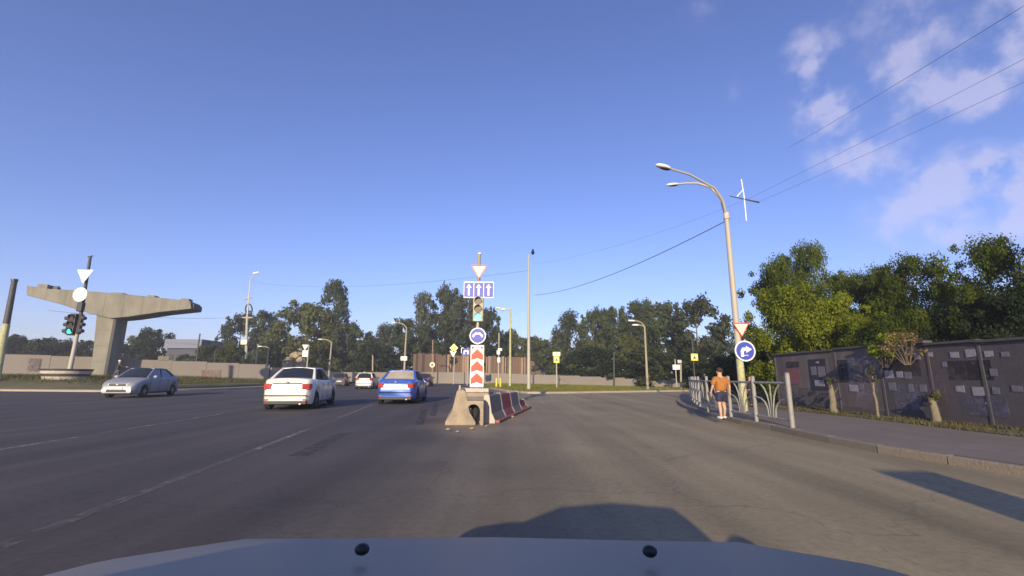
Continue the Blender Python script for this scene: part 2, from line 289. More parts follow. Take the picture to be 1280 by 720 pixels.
# ------------------------------------------------------------------ ground, road, kerbs
def sheet(name,poly,z,m,kind='structure',skirt=0,parent=None):
    mb=MB(); n=len(poly); mb.add([(p[0],p[1],z if len(p)<3 else p[2]) for p in poly],[tuple(range(n))])
    if skirt: mb.add([(p[0],p[1],z if len(p)<3 else p[2]) for p in poly]+[(p[0],p[1],z-skirt) for p in poly],[(i,n+i,n+(i+1)%n,(i+1)%n) for i in range(n)])
    o=mb.obj(name,m,parent); 
    bm=bmesh.new(); bm.from_mesh(o.data); bmesh.ops.triangulate(bm,faces=[f for f in bm.faces if len(f.verts)>4]); bm.to_mesh(o.data); bm.free()
    if kind and not parent: o['kind']=kind
    return o
sheet('ground',[(-300,-240),(300,-240),(300,360),(-300,360)],-.06,M_grassd)
sheet('road',[(-110,-40),(60,-40),(60,100),(-110,100)],0,M_asph)
# right pavement outline (kerb line, from behind the camera round the corner)
kp=[(1280,595),(1162,578),(1061,559),(995,545),(955,536),(915,528),(880,518.5),(855,510),(847,504),(850,498),(864,492.5)]
kerb=[Vector((6.5,-25,0)),Vector((6.45,0,0))]+[G(u,v) for u,v in kp]
kerb+=[Vector((24,45,0)),Vector((50,62,0))]
def smoothline(pts,step=1.0):
    # Catmull-Rom resample
    out=[]; n=len(pts)
    for i in range(n-1):
        p0=pts[max(i-1,0)];p1=pts[i];p2=pts[i+1];p3=pts[min(i+2,n-1)]
        k=max(2,int((p2-p1).length/.25))
        for j in range(k):
            t=j/k; out.append(.5*((2*p1)+(p2-p0)*t+(2*p0-5*p1+4*p2-p3)*t*t+(3*p1-p0-3*p2+p3)*t**3))
    out.append(pts[-1]); res=[out[0]]; acc=0
    for a,b in zip(out,out[1:]):
        acc+=(b-a).length
        if acc>=step: res.append(b); acc=0
    return res
def offset(line,d):
    r=[]
    for i,p in enumerate(line):
        t=(line[min(i+1,len(line)-1)]-line[max(i-1,0)]).normalized(); r.append(p+Vector((t.y,-t.x,0))*d)
    return r
KL=smoothline(kerb,1.0)
KI=offset(KL,.16)
PH=.13
pav=[(p.x,p.y) for p in KI]+[(60,62),(60,-25)]
sheet('pavement',pav,PH-.004,M_pave)
kroot=MB(); ki=offset(KL,.155); ko=offset(KL,.02)
for i in range(len(KL)-1):
    a,b,c,d=ko[i],ko[i+1],ki[i+1],ki[i]
    n=len(kroot.v); kroot.add([(a.x,a.y,-.02),(b.x,b.y,-.02),(c.x,c.y,-.02),(d.x,d.y,-.02),(a.x,a.y,PH-.03),(b.x,b.y,PH-.03),(c.x,c.y,PH-.03),(d.x,d.y,PH-.03)],[(4,5,6,7),(0,1,5,4),(3,7,6,2)])
kro=kroot.obj('kerb',M_kerb,fix=True); kro['kind']='structure'
stone=None; rnd=random.Random(3)
for i in range(20,len(KL)-1):
    a,b=KL[i],KL[i+1]
    if a.y>48: break
    L=(b-a).length-.02; rz=math.atan2(b.y-a.y,b.x-a.x); c=(a+b)/2; t=(b-a).normalized(); c=c+Vector((t.y,-t.x,0))*.075
    if stone is None:
        mb=MB(); x0=-.5; prof=[(-.075,-.03),(-.075,.11),(-.055,PH),(.078,PH),(.078,-.03)]
        n=5; mb.add([(x,-y,z) for x in(-.5,.5) for y,z in prof],[tuple(range(n-1,-1,-1)),tuple(range(n,2*n))]+[(j,(j+1)%n,n+(j+1)%n,n+j) for j in range(n)])
        stone=mb.obj('kerb_stone',M_kerb,kro,fix=True); s=stone
    else:
        s=stone.copy(); COL.objects.link(s)
    s.location=(c.x,c.y,rnd.uniform(-.008,.008)); s.rotation_euler=(rnd.uniform(-.02,.02),0,rz+rnd.uniform(-.008,.008)); s.scale=(L,1,1)
    # profile y negative side faces road
    s.rotation_euler[2]+=0
# left verge: raised weedy ground behind the pale kerb strip
lk=[Vector((-110,31,0)),Vector((-60,31.6,0)),G(0,489),G(150,490),G(250,488),G(325,485),Vector((-25.5,58,0)),Vector((-26,72,0))]
def lz(x,y):
    e=min(1,max(0,(y-31.8)/3.6)); e=e*e*(3-2*e); w=min(1,max(0,(-24-x)/14)); return .12+e*(.12+.62*w)
def leftground():
    mb=MB(); xs=np.linspace(-110,-24,60); ys=np.linspace(0,1,16); 
    def y0(x):
        for a,b in zip(lk,lk[1:]):
            if a.x<=x<=b.x and b.x-a.x>.01: return a.y+(b.y-a.y)*(x-a.x)/(b.x-a.x)
        return 46
    vs=[];fs=[]
    for i,x in enumerate(xs):
        a=y0(min(x,-25.6)) if x<-25.6 else 60
        for j,t in enumerate(ys):
            y=a+.9+(95-a)*t**1.6; vs.append((x,y,lz(x,y) if j else .10))
    for i in range(59):
        for j in range(15): fs.append((i*16+j,(i+1)*16+j,(i+1)*16+j+1,i*16+j+1))
    mb.add(vs,fs); o=mb.obj('verge_ground',M_grassd,smooth=60); o['kind']='structure'
leftground()
LK2=smoothline(lk[:-1],1.5); l_in=offset(LK2,-.9)
mb=MB()
for a,b,c,d in zip(LK2,LK2[1:],l_in[1:],l_in):
    mb.add([(a.x,a.y,0),(b.x,b.y,0),(b.x,b.y,.12),(a.x,a.y,.12),(c.x,c.y,.14),(d.x,d.y,.14)],[(0,1,2,3),(3,2,4,5)])
M_lk=mat('pale_kerb_concrete',(.33,.29,.25),.9,var=.2,scale=1)
o=mb.obj('kerb_strip',M_lk); o['kind']='structure'
# grass island ahead, in front of the low wall
gi=[G(612,486),G(650,491.5),G(700,492),G(760,491),G(850,489.5),Vector((22,47,0)),Vector((30,52,0)),Vector((22,62,0)),Vector((8,76,0)),Vector((-6,82,0)),G(600,481)]
sheet('grass_island',[(p.x,p.y,.13) for p in gi],.13,M_grassg,skirt=.2)
mb=MB(); gk=smoothline(gi[:7],1.5); gk2=offset(gk,-.25)
for a,b,c,d in zip(gk,gk[1:],gk2[1:],gk2):
    mb.add([(a.x,a.y,0),(b.x,b.y,0),(b.x,b.y,.14),(a.x,a.y,.14),(c.x,c.y,.145),(d.x,d.y,.145)],[(0,1,2,3),(3,2,4,5)])
o=mb.obj('island_kerb',M_lk); o['kind']='structure'
# verge of soil along the dark wall
vg=[(9.6,-20),(9.85,10),(9.9,13),(9.6,16),(9.7,19),(10.3,24),(13,30),(18,38),(60,60),(60,-20)]
sheet('soil_verge',vg,PH+.006,M_soil)
# markings
def marking(name,p0,p1,w,m=M_line,z=.005,label=None):
    a=G(*p0);b=G(*p1); t=(b-a).normalized(); nrm=Vector((t.y,-t.x,0))*w/2
    k=max(2,int((b-a).length/1)); mb=MB(); r=random.Random(int(p0[0]))
    vs=[]
    for i in range(k+1):
        c=a+(b-a)*i/k; vs+=[(c-nrm+Vector((0,0,z))),(c+nrm+Vector((0,0,z)))]
    mb.add(vs,[(2*i,2*i+1,2*i+3,2*i+2) for i in range(k)])
    o=mb.obj(name,m,fix=False); o['kind']='structure'; return o
def dash(x0,k,y0,y1,m,w=.13):   # straight lane lines, x = x0 + k*y on the ground
    n=max(2,int(y1-y0)); mb=MB(); vs=[]
    for t_ in range(n+1):
        y=y0+(y1-y0)*t_/n; x=x0+k*y; vs+=[(x-w/2,y,.005),(x+w/2,y,.005)]
    mb.add(vs,[(2*a,2*a+1,2*a+3,2*a+2) for a in range(n)]); mb.obj('lane_marking',m)['kind']='structure'
for y0,y1,m in [(1.5,3.2,M_line2),(3.2,4.6,M_line3),(4.6,6.0,M_line2),(6.0,7.7,M_line3),(7.7,10.4,M_line),(10.4,13.6,M_line3),(13.6,19.5,M_line),(21,27,M_line2),(29,36,M_line3)]: dash(-3.1,-.14,y0,y1,m)
for y0,y1,m in [(4.5,7.2,M_line3),(7.2,9.0,M_line),(9.0,10.4,M_line3),(10.4,14.6,M_line),(14.6,18,M_line3),(18,24,M_line2),(27,33,M_line3)]: dash(-7.2,-.125,y0,y1,m)
for y0,y1,m in [(9.5,12.5,M_line3),(12.5,19.5,M_line2),(22,28,M_line3)]: dash(-12.0,-.11,y0,y1,m)
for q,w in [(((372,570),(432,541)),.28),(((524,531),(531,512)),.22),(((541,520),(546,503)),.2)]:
    marking('tar_repair',q[0],q[1],w,worn_paint('tar_%d'%q[0][0],(.055,.05,.054),.53),z=.004)  # narrow streaks darker than the asphalt around them
# pale dust on the asphalt round the splitter island
dustm=worn_paint('dust',(.27,.22,.16),.50)
0 and sheet('road_dust',[G(548,532)[:2],G(600,545)[:2],G(655,532)[:2],G(690,512)[:2],G(740,497)[:2],G(655,496)[:2],G(560,500)[:2]],.009,dustm)

# ------------------------------------------------------------------ walls
def concrete_wall(name,label,pts,heights,bases,m,plen=3.0,th=.18,gap=.03,post=False):
    t=thing(name,label,'wall',(0,0,0)); proto=None
    cap=MB()
    for (a,b),(h0,h1),(z0,z1) in zip(zip(pts,pts[1:]),zip(heights,heights[1:]),zip(bases,bases[1:])):
        a=Vector(a);b=Vector(b); L=(b-a).length; k=max(1,round(L/plen)); rz=math.atan2(b.y-a.y,b.x-a.x)
        for i in range(k):
            f=(i+.5)/k; c=a+(b-a)*f; h=h0+(h1-h0)*f; z=z0+(z1-z0)*f
            if proto is None:
                mb=MB(); mb.box((0,0,.5),(1,1,1)); mb.box((0,-.56,.06),(1,.3,.12)); proto=mb.obj('panel',m,t); s=proto
            else: s=proto.copy(); COL.objects.link(s)
            s.location=(c.x,c.y,z-.3+rnd.uniform(-.015,.015)); s.rotation_euler=(0,0,rz+rnd.uniform(-.004,.004)); s.scale=(L/k-gap,th,h+.3)
    return t
LW=[P(-330,468,40),P(0,470,45),P(335,477,58)]
LWxy=[(p.x,p.y,0) for p in LW]
hL=[P(-330,440,40).z-LW[0].z, P(0,442,45).z-LW[1].z, P(335,456,58).z-LW[2].z]
wl=concrete_wall('concrete_wall','long tall grey concrete panel wall behind the bridge pier on the left',LWxy,hL,[p.z for p in LW],M_wallc,3.2)
MW=[(LWxy[2][0]+.15,LWxy[2][1]+.1,0),tuple(P(428,479,72))[:2]+(0,),tuple(P(560,479.5,78))[:2]+(0,),tuple(P(700,482,64))[:2]+(0,),tuple(P(850,486,50))[:2]+(0,)]
concrete_wall('low_concrete_wall','low pale concrete wall across the far side of the junction below the trees',MW,
   [hL[2],P(428,465.5,72).z-.1,P(560,465,78).z-.1,P(700,469,64).z-.1,P(850,476,50).z-.1],[.1]*5,M_wallc,3.4)
for (u,v,uu,vv) in [(346,446,361,456)]: pass
# stain patches on the walls (graffiti washed over) are flat print
def on_line(u,v,A,B):
    """ray through (u,v) meets the vertical plane through A-B"""
    d=ray(u,v); n=Vector((B[1]-A[1],-(B[0]-A[0]),0)); t=n.dot(Vector((A[0],A[1],0))-Vector((0,0,0)))/n.dot(d); return d*t+CW
def patch(name,u0,v0,u1,v1,A,B,m,parent,off=.012,shape=None):
    A=Vector((A[0],A[1],0));B=Vector((B[0],B[1],0)); n=Vector((B.y-A.y,-(B.x-A.x),0)).normalized()
    if n.dot(A)>0: n=-n
    c=[on_line(u0,v0,A,B),on_line(u1,v0,A,B),on_line(u1,v1,A,B),on_line(u0,v1,A,B)]
    zt=(c[0].z+c[1].z)/2; zb=(c[2].z+c[3].z)/2; x0=(c[0]+c[3])/2; x1=(c[1]+c[2])/2
    r=rnd.uniform; pts=[]
    for (p,z) in ((x0,zt),(x1,zt),(x1,zb),(x0,zb)):
        pts.append(Vector((p.x,p.y,z+r(-.012,.012)))+n*off)
    mb=MB(); mb.add(pts+[p-n*.006 for p in pts],[(0,1,2,3),(7,6,5,4),(0,4,5,1),(1,5,6,2),(2,6,7,3),(3,7,4,0)])
    return mb.obj(name,m,parent,fix=True)
M_pink=worn_paint('washed_pink_graffiti',(.32,.2,.17),.56); M_mauve=worn_paint('mauve_stain',(.18,.15,.17),.53)
patch('graffiti',250,462,275,472,LWxy[1],LWxy[2],M_pink,wl,.2); patch('graffiti',35,448,50,464,LWxy[1],LWxy[2],M_mauve,wl,.2)
# dark wall on the right
WA=Vector((11.3,9.5,0)); WB=Vector((10.95,17.6,0))
dw=thing('panel_wall','dark slate-painted panel wall covered in old papers beside the right pavement','wall',(0,0,0))
wd=(WB-WA).normalized(); wn=Vector((wd.y,-wd.x,0)); wn=-wn if wn.dot(WA)>0 else wn
def wtop(u,v): return on_line(u,v,WA,WB)
joints=[(968,446.5),(1042,438),(1097,434),(1157,432.5),(1222,431),(1300,428)]
pj=[wtop(u,v) for u,v in joints]
pj+= [Vector((pj[-1].x-wd.x*k*2.9,pj[-1].y-wd.y*k*2.9,pj[-1].z)) for k in range(1,6)]
for i in range(len(pj)-1):
    a,b=pj[i],pj[i+1]; L=(Vector((a.x,a.y,0))-Vector((b.x,b.y,0))).length; c=(a+b)/2; zt=min(2.15,(a.z+b.z)/2)-rnd.uniform(0,.05); rz=math.atan2(wd.y,wd.x)
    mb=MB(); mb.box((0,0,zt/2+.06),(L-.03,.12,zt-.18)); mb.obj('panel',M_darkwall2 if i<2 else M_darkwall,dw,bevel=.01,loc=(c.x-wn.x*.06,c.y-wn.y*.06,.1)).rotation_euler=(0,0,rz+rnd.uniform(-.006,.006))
    mb=MB(); mb.box((0,0,zt/2),(.09,.13,zt+.02)); mb.obj('post',M_cap,dw,bevel=.015,loc=(a.x-wn.x*.05,a.y-wn.y*.05,.1)).rotation_euler=(0,0,rz)
    mb=MB(); mb.box((0,0,zt+.0),(L+.02,.26,.06)); mb.obj('coping',M_cap,dw,loc=(c.x-wn.x*.06,c.y-wn.y*.06,.1)).rotation_euler=(0,rnd.uniform(-.004,.004),rz)
    mb=MB(); mb.box((0,0,.16),(L,.1,.2)); mb.obj('plinth',M_cap,dw,loc=(c.x-wn.x*.05,c.y-wn.y*.05,.06)).rotation_euler=(0,0,rz)
for q in [(1062,481,1073,489,0),(1178,452,1184,459,1),(1092,452,1096,462,1),(1074,480,1080,487,1),(1106,463,1117,473,0),(1121,464,1129,472,0),(1131,465,1140,474,1),(1111,478,1120,488,1),(1150,481,1159,490,1),
  (1188,440,1199,447,0),(1207,436,1220,446,0),(1231,438,1242,446,0),(1195,482,1206,490,0),(1216,484,1232,495,0),(1241,484,1250,493,1),(1265,482,1279,490,1),(1160,440,1166,446,0),
  (1143,441,1151,449,0),(1238,461,1247,470,1),(1060,448,1068,455,1),(1078,449,1085,455,1),(1252,440,1262,446,1),(1232,503,1237,505,0),(1136,480,1142,490,1)]:
    patch('paper_sheet',*q[:4],WA,WB,M_paper if q[4]==0 else M_paper2,dw)
for q,c_ in [((1064,447,1094,500),(.16,.14,.18)),((1103,445,1150,470),(.02,.02,.03)),((1118,480,1150,512),(.13,.13,.2)),((1162,470,1182,512),(.14,.09,.12)),((1185,450,1240,475),(.022,.02,.03)),((1200,495,1260,520),(.10,.10,.15)),((974,470,982,505),(.15,.14,.15)),((1048,450,1060,478),(.03,.03,.05)),((990,485,1036,506),(.12,.11,.12))]:
    patch('graffiti_smear',*q,WA,WB,worn_paint('smear_%d'%q[0],c_,.5),dw,.005)
pp=patch('poster',1012,449,1034,488,WA,WB,M_posterk,dw,.010,); pp['label']='black poster with pale panels'
for q in [(1014,458,1021,469,1),(1023,458,1032,471,1),(1019,475,1031,483,0),(1020,452,1024,454,0)]: patch('poster_panel',*q[:4],WA,WB,M_paper2 if q[4] else M_paper,dw,.018)
pp=patch('poster',984,461,1000,480,WA,WB,M_posterr,dw,.01); pp['label']='dull red poster'
patch('poster_heading',984,452,999,459,WA,WB,M_posterk,dw,.016)

# timber hoarding behind the low wall
def hoarding():
    t=thing('timber_hoarding','brown vertical plank hoarding above the low wall behind the red chevron sign','fence',(0,0,0))
    A=P(516,470,86);B=P(552,470,92);C_=P(705,472,84)
    for (a,b,va,vb) in ((A,B,441,443),(B,C_,443,448)):
        L=(b-a).length; n=int(L/.55); da=P(516,va,a.y).z; db=P(600,vb,b.y).z
        rz=math.atan2(b.y-a.y,b.x-a.x)
        for i in range(n):
            c=a+(b-a)*(i+.5)/n; h=da+(db-da)*i/n+rnd.uniform(-.2,.12)
            m=rnd.choice([M_brown,M_brown,M_browndk,M_brownp,M_browndk] if b is C_ else [M_brown,M_brownp,M_brownp])
            if i not in (0,) and (i%7==3): m=M_brownp
            key=m.name
            if key not in PL:
                mb=MB(); mb.box((0,0,.5),(1,1,1)); PL[key]=mb.obj('plank',m,t); s=PL[key]
            else: s=PL[key].copy(); COL.objects.link(s); s.parent=t
            s.location=(c.x,c.y-(.12 if i%7==3 else rnd.uniform(0,.05)),0); s.rotation_euler=(0,0,rz); s.scale=(L/n*(.93 if i%7!=3 else .5),.08,h)
    mb=MB(); mb.cyl(B+Vector((0,.2,P(552,456,92).z-B.z)),C_+Vector((0,.2,P(600,456,86).z-C_.z)),.1,n=6); mb.obj('rail',M_browndk,t)
PL={}
hoarding()

# ------------------------------------------------------------------ bridge pier
M_seam=mat('formwork_seam_stain',(.13,.125,.105),.9,var=.3)
def lerp0(tab,s):
    for (a,x),(b,y) in zip(tab,tab[1:]):
        if a<=s<=b: return x+(y-x)*(s-a)/(b-a)
    return tab[0][1] if s<tab[0][0] else tab[-1][1]
def pier():
    bz=.75
    a=P(32,366,45); b=P(246,384,49); ax=Vector((b.x-a.x,b.y-a.y,0)); Ls=ax.length; rz=math.atan2(ax.y,ax.x)
    t=thing('bridge_pier','huge unfinished concrete T-shaped bridge pier standing alone on the left verge','bridge pier',(a.x,a.y,0),rz)
    def lx(u,v):  # local x,z on front plane
        p=on_line(u,v,a,b); q=Vector((p.x-a.x,p.y-a.y,0)); return q.dot(ax.normalized()),p.z
    top=[lx(33,357),lx(62,361),lx(100,363),lx(150,367),lx(228,375),lx(238,376.5)]
    bot=[lx(239,386),lx(200,390),lx(160,396),lx(138,398),lx(112,392),lx(75,380),lx(33,369)]
    poly=(bot+top)[::-1]
    poly=[(x,z) for x,z in poly]
    D=2.9
    mb=MB(); mb.prism(poly[::-1],0,D); mb.obj('cross_head',M_conc,t,bevel=.06,fix=True)
    c0=lx(106,474);c1=lx(118,393);c2=lx(144,394);c3=lx(129,474)
    mb=MB(); x0b,x1b=c0[0],c3[0]; x0t,x1t=c1[0],c2[0]; zt=(c1[1]+c2[1])/2+.1
    def ring(x0,x1,z,y0,y1,ch=.18): return [(x0+ch,y0,z),(x1-ch,y0,z),(x1,y0+ch,z),(x1,y1-ch,z),(x1-ch,y1,z),(x0+ch,y1,z),(x0,y1-ch,z),(x0,y0+ch,z)]
    vs=ring(x0b,x1b,.3,.25,D-.1)+ring(x0b+.15,x1b,bz+1.2,.25,D-.1)+ring(x0t,x1t,zt,.2,D-.2)
    mb.add(vs,[(i+8*k,(i+1)%8+8*k,(i+1)%8+8*(k+1),i+8*(k+1)) for k in range(2) for i in range(8)]); mb.obj('column',M_conc,t,smooth=25)
    def blk(u0,u1,v0,v1,dy,dd,m):
        x0,z1=lx(u0,v0); x1,z0=lx(u1,v1); mb=MB(); mb.box(((x0+x1)/2,dy,(z0+z1)/2),(x1-x0,dd,z1-z0)); mb.obj('bearing_block',m,t,bevel=.03)
    blk(43,55,354,361,.9,1.0,M_conc); blk(137,151,364.5,368,.9,1.0,M_conc); blk(182,191,368,373,.9,1,M_conc); blk(57,64,356,362,1.1,.5,M_darkst)
    blk(224,234,372,377,.9,1,M_conc)
    mb=MB(); x,z=lx(234,384); mb.box((x+.25,D/2,z+.15),(.5,D*.8,.5)); mb.obj('end_bracket',M_darkst,t)
    for k in range(1,9):
        x=Ls*k/9; zt_=lerp0(sorted(top),x); zb_=lerp0(sorted(bot),x); MB().box((x,-.002,(zt_+zb_)/2),(.035,.01,(zt_-zb_)*.96)).obj('formwork_seam',M_seam,t)
    for k in range(1,4):
        z_=bz+(zt-bz)*k/4; f=(z_-.3)/(zt-.3); xa=x0b+(x0t-x0b)*max(f,.18); xb_=x1b+(x1t-x1b)*f; MB().box(((xa+xb_)/2,.235-.03*f,z_),(abs(xb_-xa)-.5,.02,.03)).obj('formwork_seam',M_seam,t)
    # rebar starters on the head
    mb=MB()
    for k in range(5):
        x,z=lx(57+k*1.6,360); mb.cyl((x,1.2,z-.2),(x,1.2,z+.45),.03,n=5)
    mb.obj('rebar',M_darkst,t)
pier()

# ------------------------------------------------------------------ signs and poles
def plate(pts,front,thick,rz=0,tilt=0,c=(0,0,0)):
    M=Matrix.Translation(c)@Matrix.Rotation(rz,4,'Z')@Matrix.Rotation(tilt,4,'Y')
    return MB().prism(pts,front,front+thick,M)
def circ(r,n=28,cx=0,cz=0): return [(cx+r*math.cos(2*PI*i/n),cz+r*math.sin(2*PI*i/n)) for i in range(n)]
def rect(w,h,cx=0,cz=0): return [(cx-w/2,cz-h/2),(cx+w/2,cz-h/2),(cx+w/2,cz+h/2),(cx-w/2,cz+h/2)]
def tri(w,cx=0,cz=0,down=True,rr=0.05):
    h=w*.866; pts=[(-w/2,h/2),(0,-h/2),(w/2,h/2)]
    out=[]
    for i,p in enumerate(pts):
        a=pts[i-1];b=pts[(i+1)%3]; p=Vector(p);a=Vector(a);b=Vector(b)
        out+= [p+(a-p).normalized()*rr*w*1.2, p+(a+b-2*p).normalized()*rr*w*.45, p+(b-p).normalized()*rr*w*1.2]
    return [(cx+q.x,cz+q.y*(1 if down else -1)) for q in out]
def giveway(par,w,z,c=(0,0),face=M_cream,edge=M_red,rz=0):
    s=plate(tri(w),0,.02,rz,c=(c[0],c[1],z)).obj('give_way_plate',edge,par,fix=True)
    plate(tri(w*.80,cz=w*.012),-.006,.006,rz,c=(c[0],c[1],z)).obj('sign_face',face,s,fix=True); return s
def arrow(w,h,hw):  # up arrow polygon around 0
    s=w*.16
    return [(-s,-h/2),(s,-h/2),(s,h/2-hw),(w/2,h/2-hw*1.0),(0,h/2),(-w/2,h/2-hw),(-s,h/2-hw)]
def lensdisc(par,x,y,z,r,m,visor=True,housing=None,rz=0,name='lens'):
    M=Matrix.Translation((x,y,z)); mb=MB().prism(circ(r,18),-.02,0,M); l=mb.obj(name,m,par,fix=True)
    if visor:
        v=MB(); n=10; pts=[]
        for k in range(n+1):
            a=R(-20)+R(220)*k/n; pts.append((math.cos(a)*r*1.12,math.sin(a)*r*1.12))
        vs=[(x+px,y,z+pz) for px,pz in pts]+[(x+px*.97,y-r*1.3*(.55+.45*max(0,pz/r)),z+pz*.97) for px,pz in pts]
        v.add(vs,[(i,i+1,n+2+i,n+1+i) for i in range(n)]); v.add([(a,b,c) for a,b,c in vs],[(n+1+i,n+2+i,i+1,i) for i in range(n)]) if False else None
        v.obj('visor',M_black if housing is None else housing,l)
    return l
def island_post():
    Y=16.0; b=G(596,503,0); base=P(596,487,Y); X=base.x; px=565/Y
    t=thing('signal_post','post on the concrete island stacked with give way, lane, signal, blue round and chevron signs','traffic sign post',(X,Y,0))
    zz=lambda v:P(596,v,Y).z
    MB().cyl((0,0,.5),(P(599,318,Y).x-X,0,zz(318)),.075,.06,n=12).obj('pole',M_polec,t,smooth=40)
    MB().cyl((.0,0,zz(318)),(.0,0,zz(316)),.07,.05,n=10).obj('pole_cap',M_signback,t)
    y=-.12
    giveway(t,.62,zz(341),(0,y))
    # lane sign: three arrows
    w=38/px; h=21/px; z=zz(363); s=plate(rect(w,h),y,.025,c=(0,0,z)).obj('lane_sign',M_white,t,fix=True); s['label']='blue lane sign with three white straight-on arrows'
    for k in(-1,0,1):
        plate(rect(w/3*.92,h*.88,k*w/3*.99),y-.006,.006,c=(0,0,z)).obj('lane_field',M_blue,s,fix=True)
        plate([(a+k*w/3*.99,bb) for a,bb in arrow(.20,h*.72,.14)],y-.012,.006,c=(0,0,z)).obj('arrow',M_white,s,fix=True)
    # signal
    zc=zz(387.5); hh=MB().box((0,y+.02,zc),(13/px,.22,31/px)).obj('signal_housing',M_house,t,bevel=.03)
    for k,m in((1,M_lensd),(0,M_lensd),(-1,M_green)): lensdisc(hh,0,y-.09,zc+k*10/px,.125,m,housing=M_darkst)
    # blue round sign with two arrows
    z=zz(420); s=plate(circ(10.2/px),y,.02,c=(0,0,z)).obj('round_sign',M_white,t,fix=True); s['label']='blue round sign with white arrows passing both sides'
    plate(circ(8.9/px),y-.006,.006,c=(0,0,z)).obj('sign_face',M_blue,s,fix=True)
    k=9/px
    plate([(-.62*k,-.28*k),(-.22*k,.20*k),(0,-.02*k+.18*k),(.22*k,.20*k),(.62*k,-.28*k),(.74*k,-.02*k),(.70*k,.10*k),(.30*k,.46*k),(0,.40*k),(-.30*k,.46*k),(-.70*k,.10*k),(-.74*k,-.02*k)],y-.012,.006,c=(0,0,z)).obj('arrow',M_white,s,fix=True)
    # chevrons
    wv=16.5/px; hv=51/px; z=zz(457.5); s=plate(rect(wv,hv),y-.02,.03,c=(0,0,z)).obj('chevron_board',M_white,t,fix=True); s['label']='red and white upright chevron board'
    for k in range(3):
        cz=-hv/2+.08*hv+k*hv*.285; q=wv*.44
        plate([(-q,cz-.01*hv),(0,cz+.035*hv),(q,cz-.01*hv),(q,cz+.12*hv),(0,cz+.255*hv),(-q,cz+.12*hv)],y-.028,.006,c=(0,0,z)).obj('chevron',M_red,s,fix=True)
    plate([(-wv*.40,hv*.46),(-wv*.2,hv*.46),(-wv*.40,hv*.39)],y-.028,.006,c=(0,0,z)).obj('corner_mark',M_darkst,s,fix=True)
    plate([(wv*.40,hv*.46),(wv*.2,hv*.46),(wv*.40,hv*.39)],y-.028,.006,c=(0,0,z)).obj('corner_mark',M_darkst,s,fix=True)
    for v in (341,357,368,378,397,420,440,475): MB().box((0,-.05,zz(v)),(.2,.10,.04)).obj('bracket',M_galv,t)
    MB().cyl((0,y+.01,zz(403)),(0,y+.01,zz(410)),.04,n=8).obj('signal_stem',M_green if False else M_galv,t)
island_post()
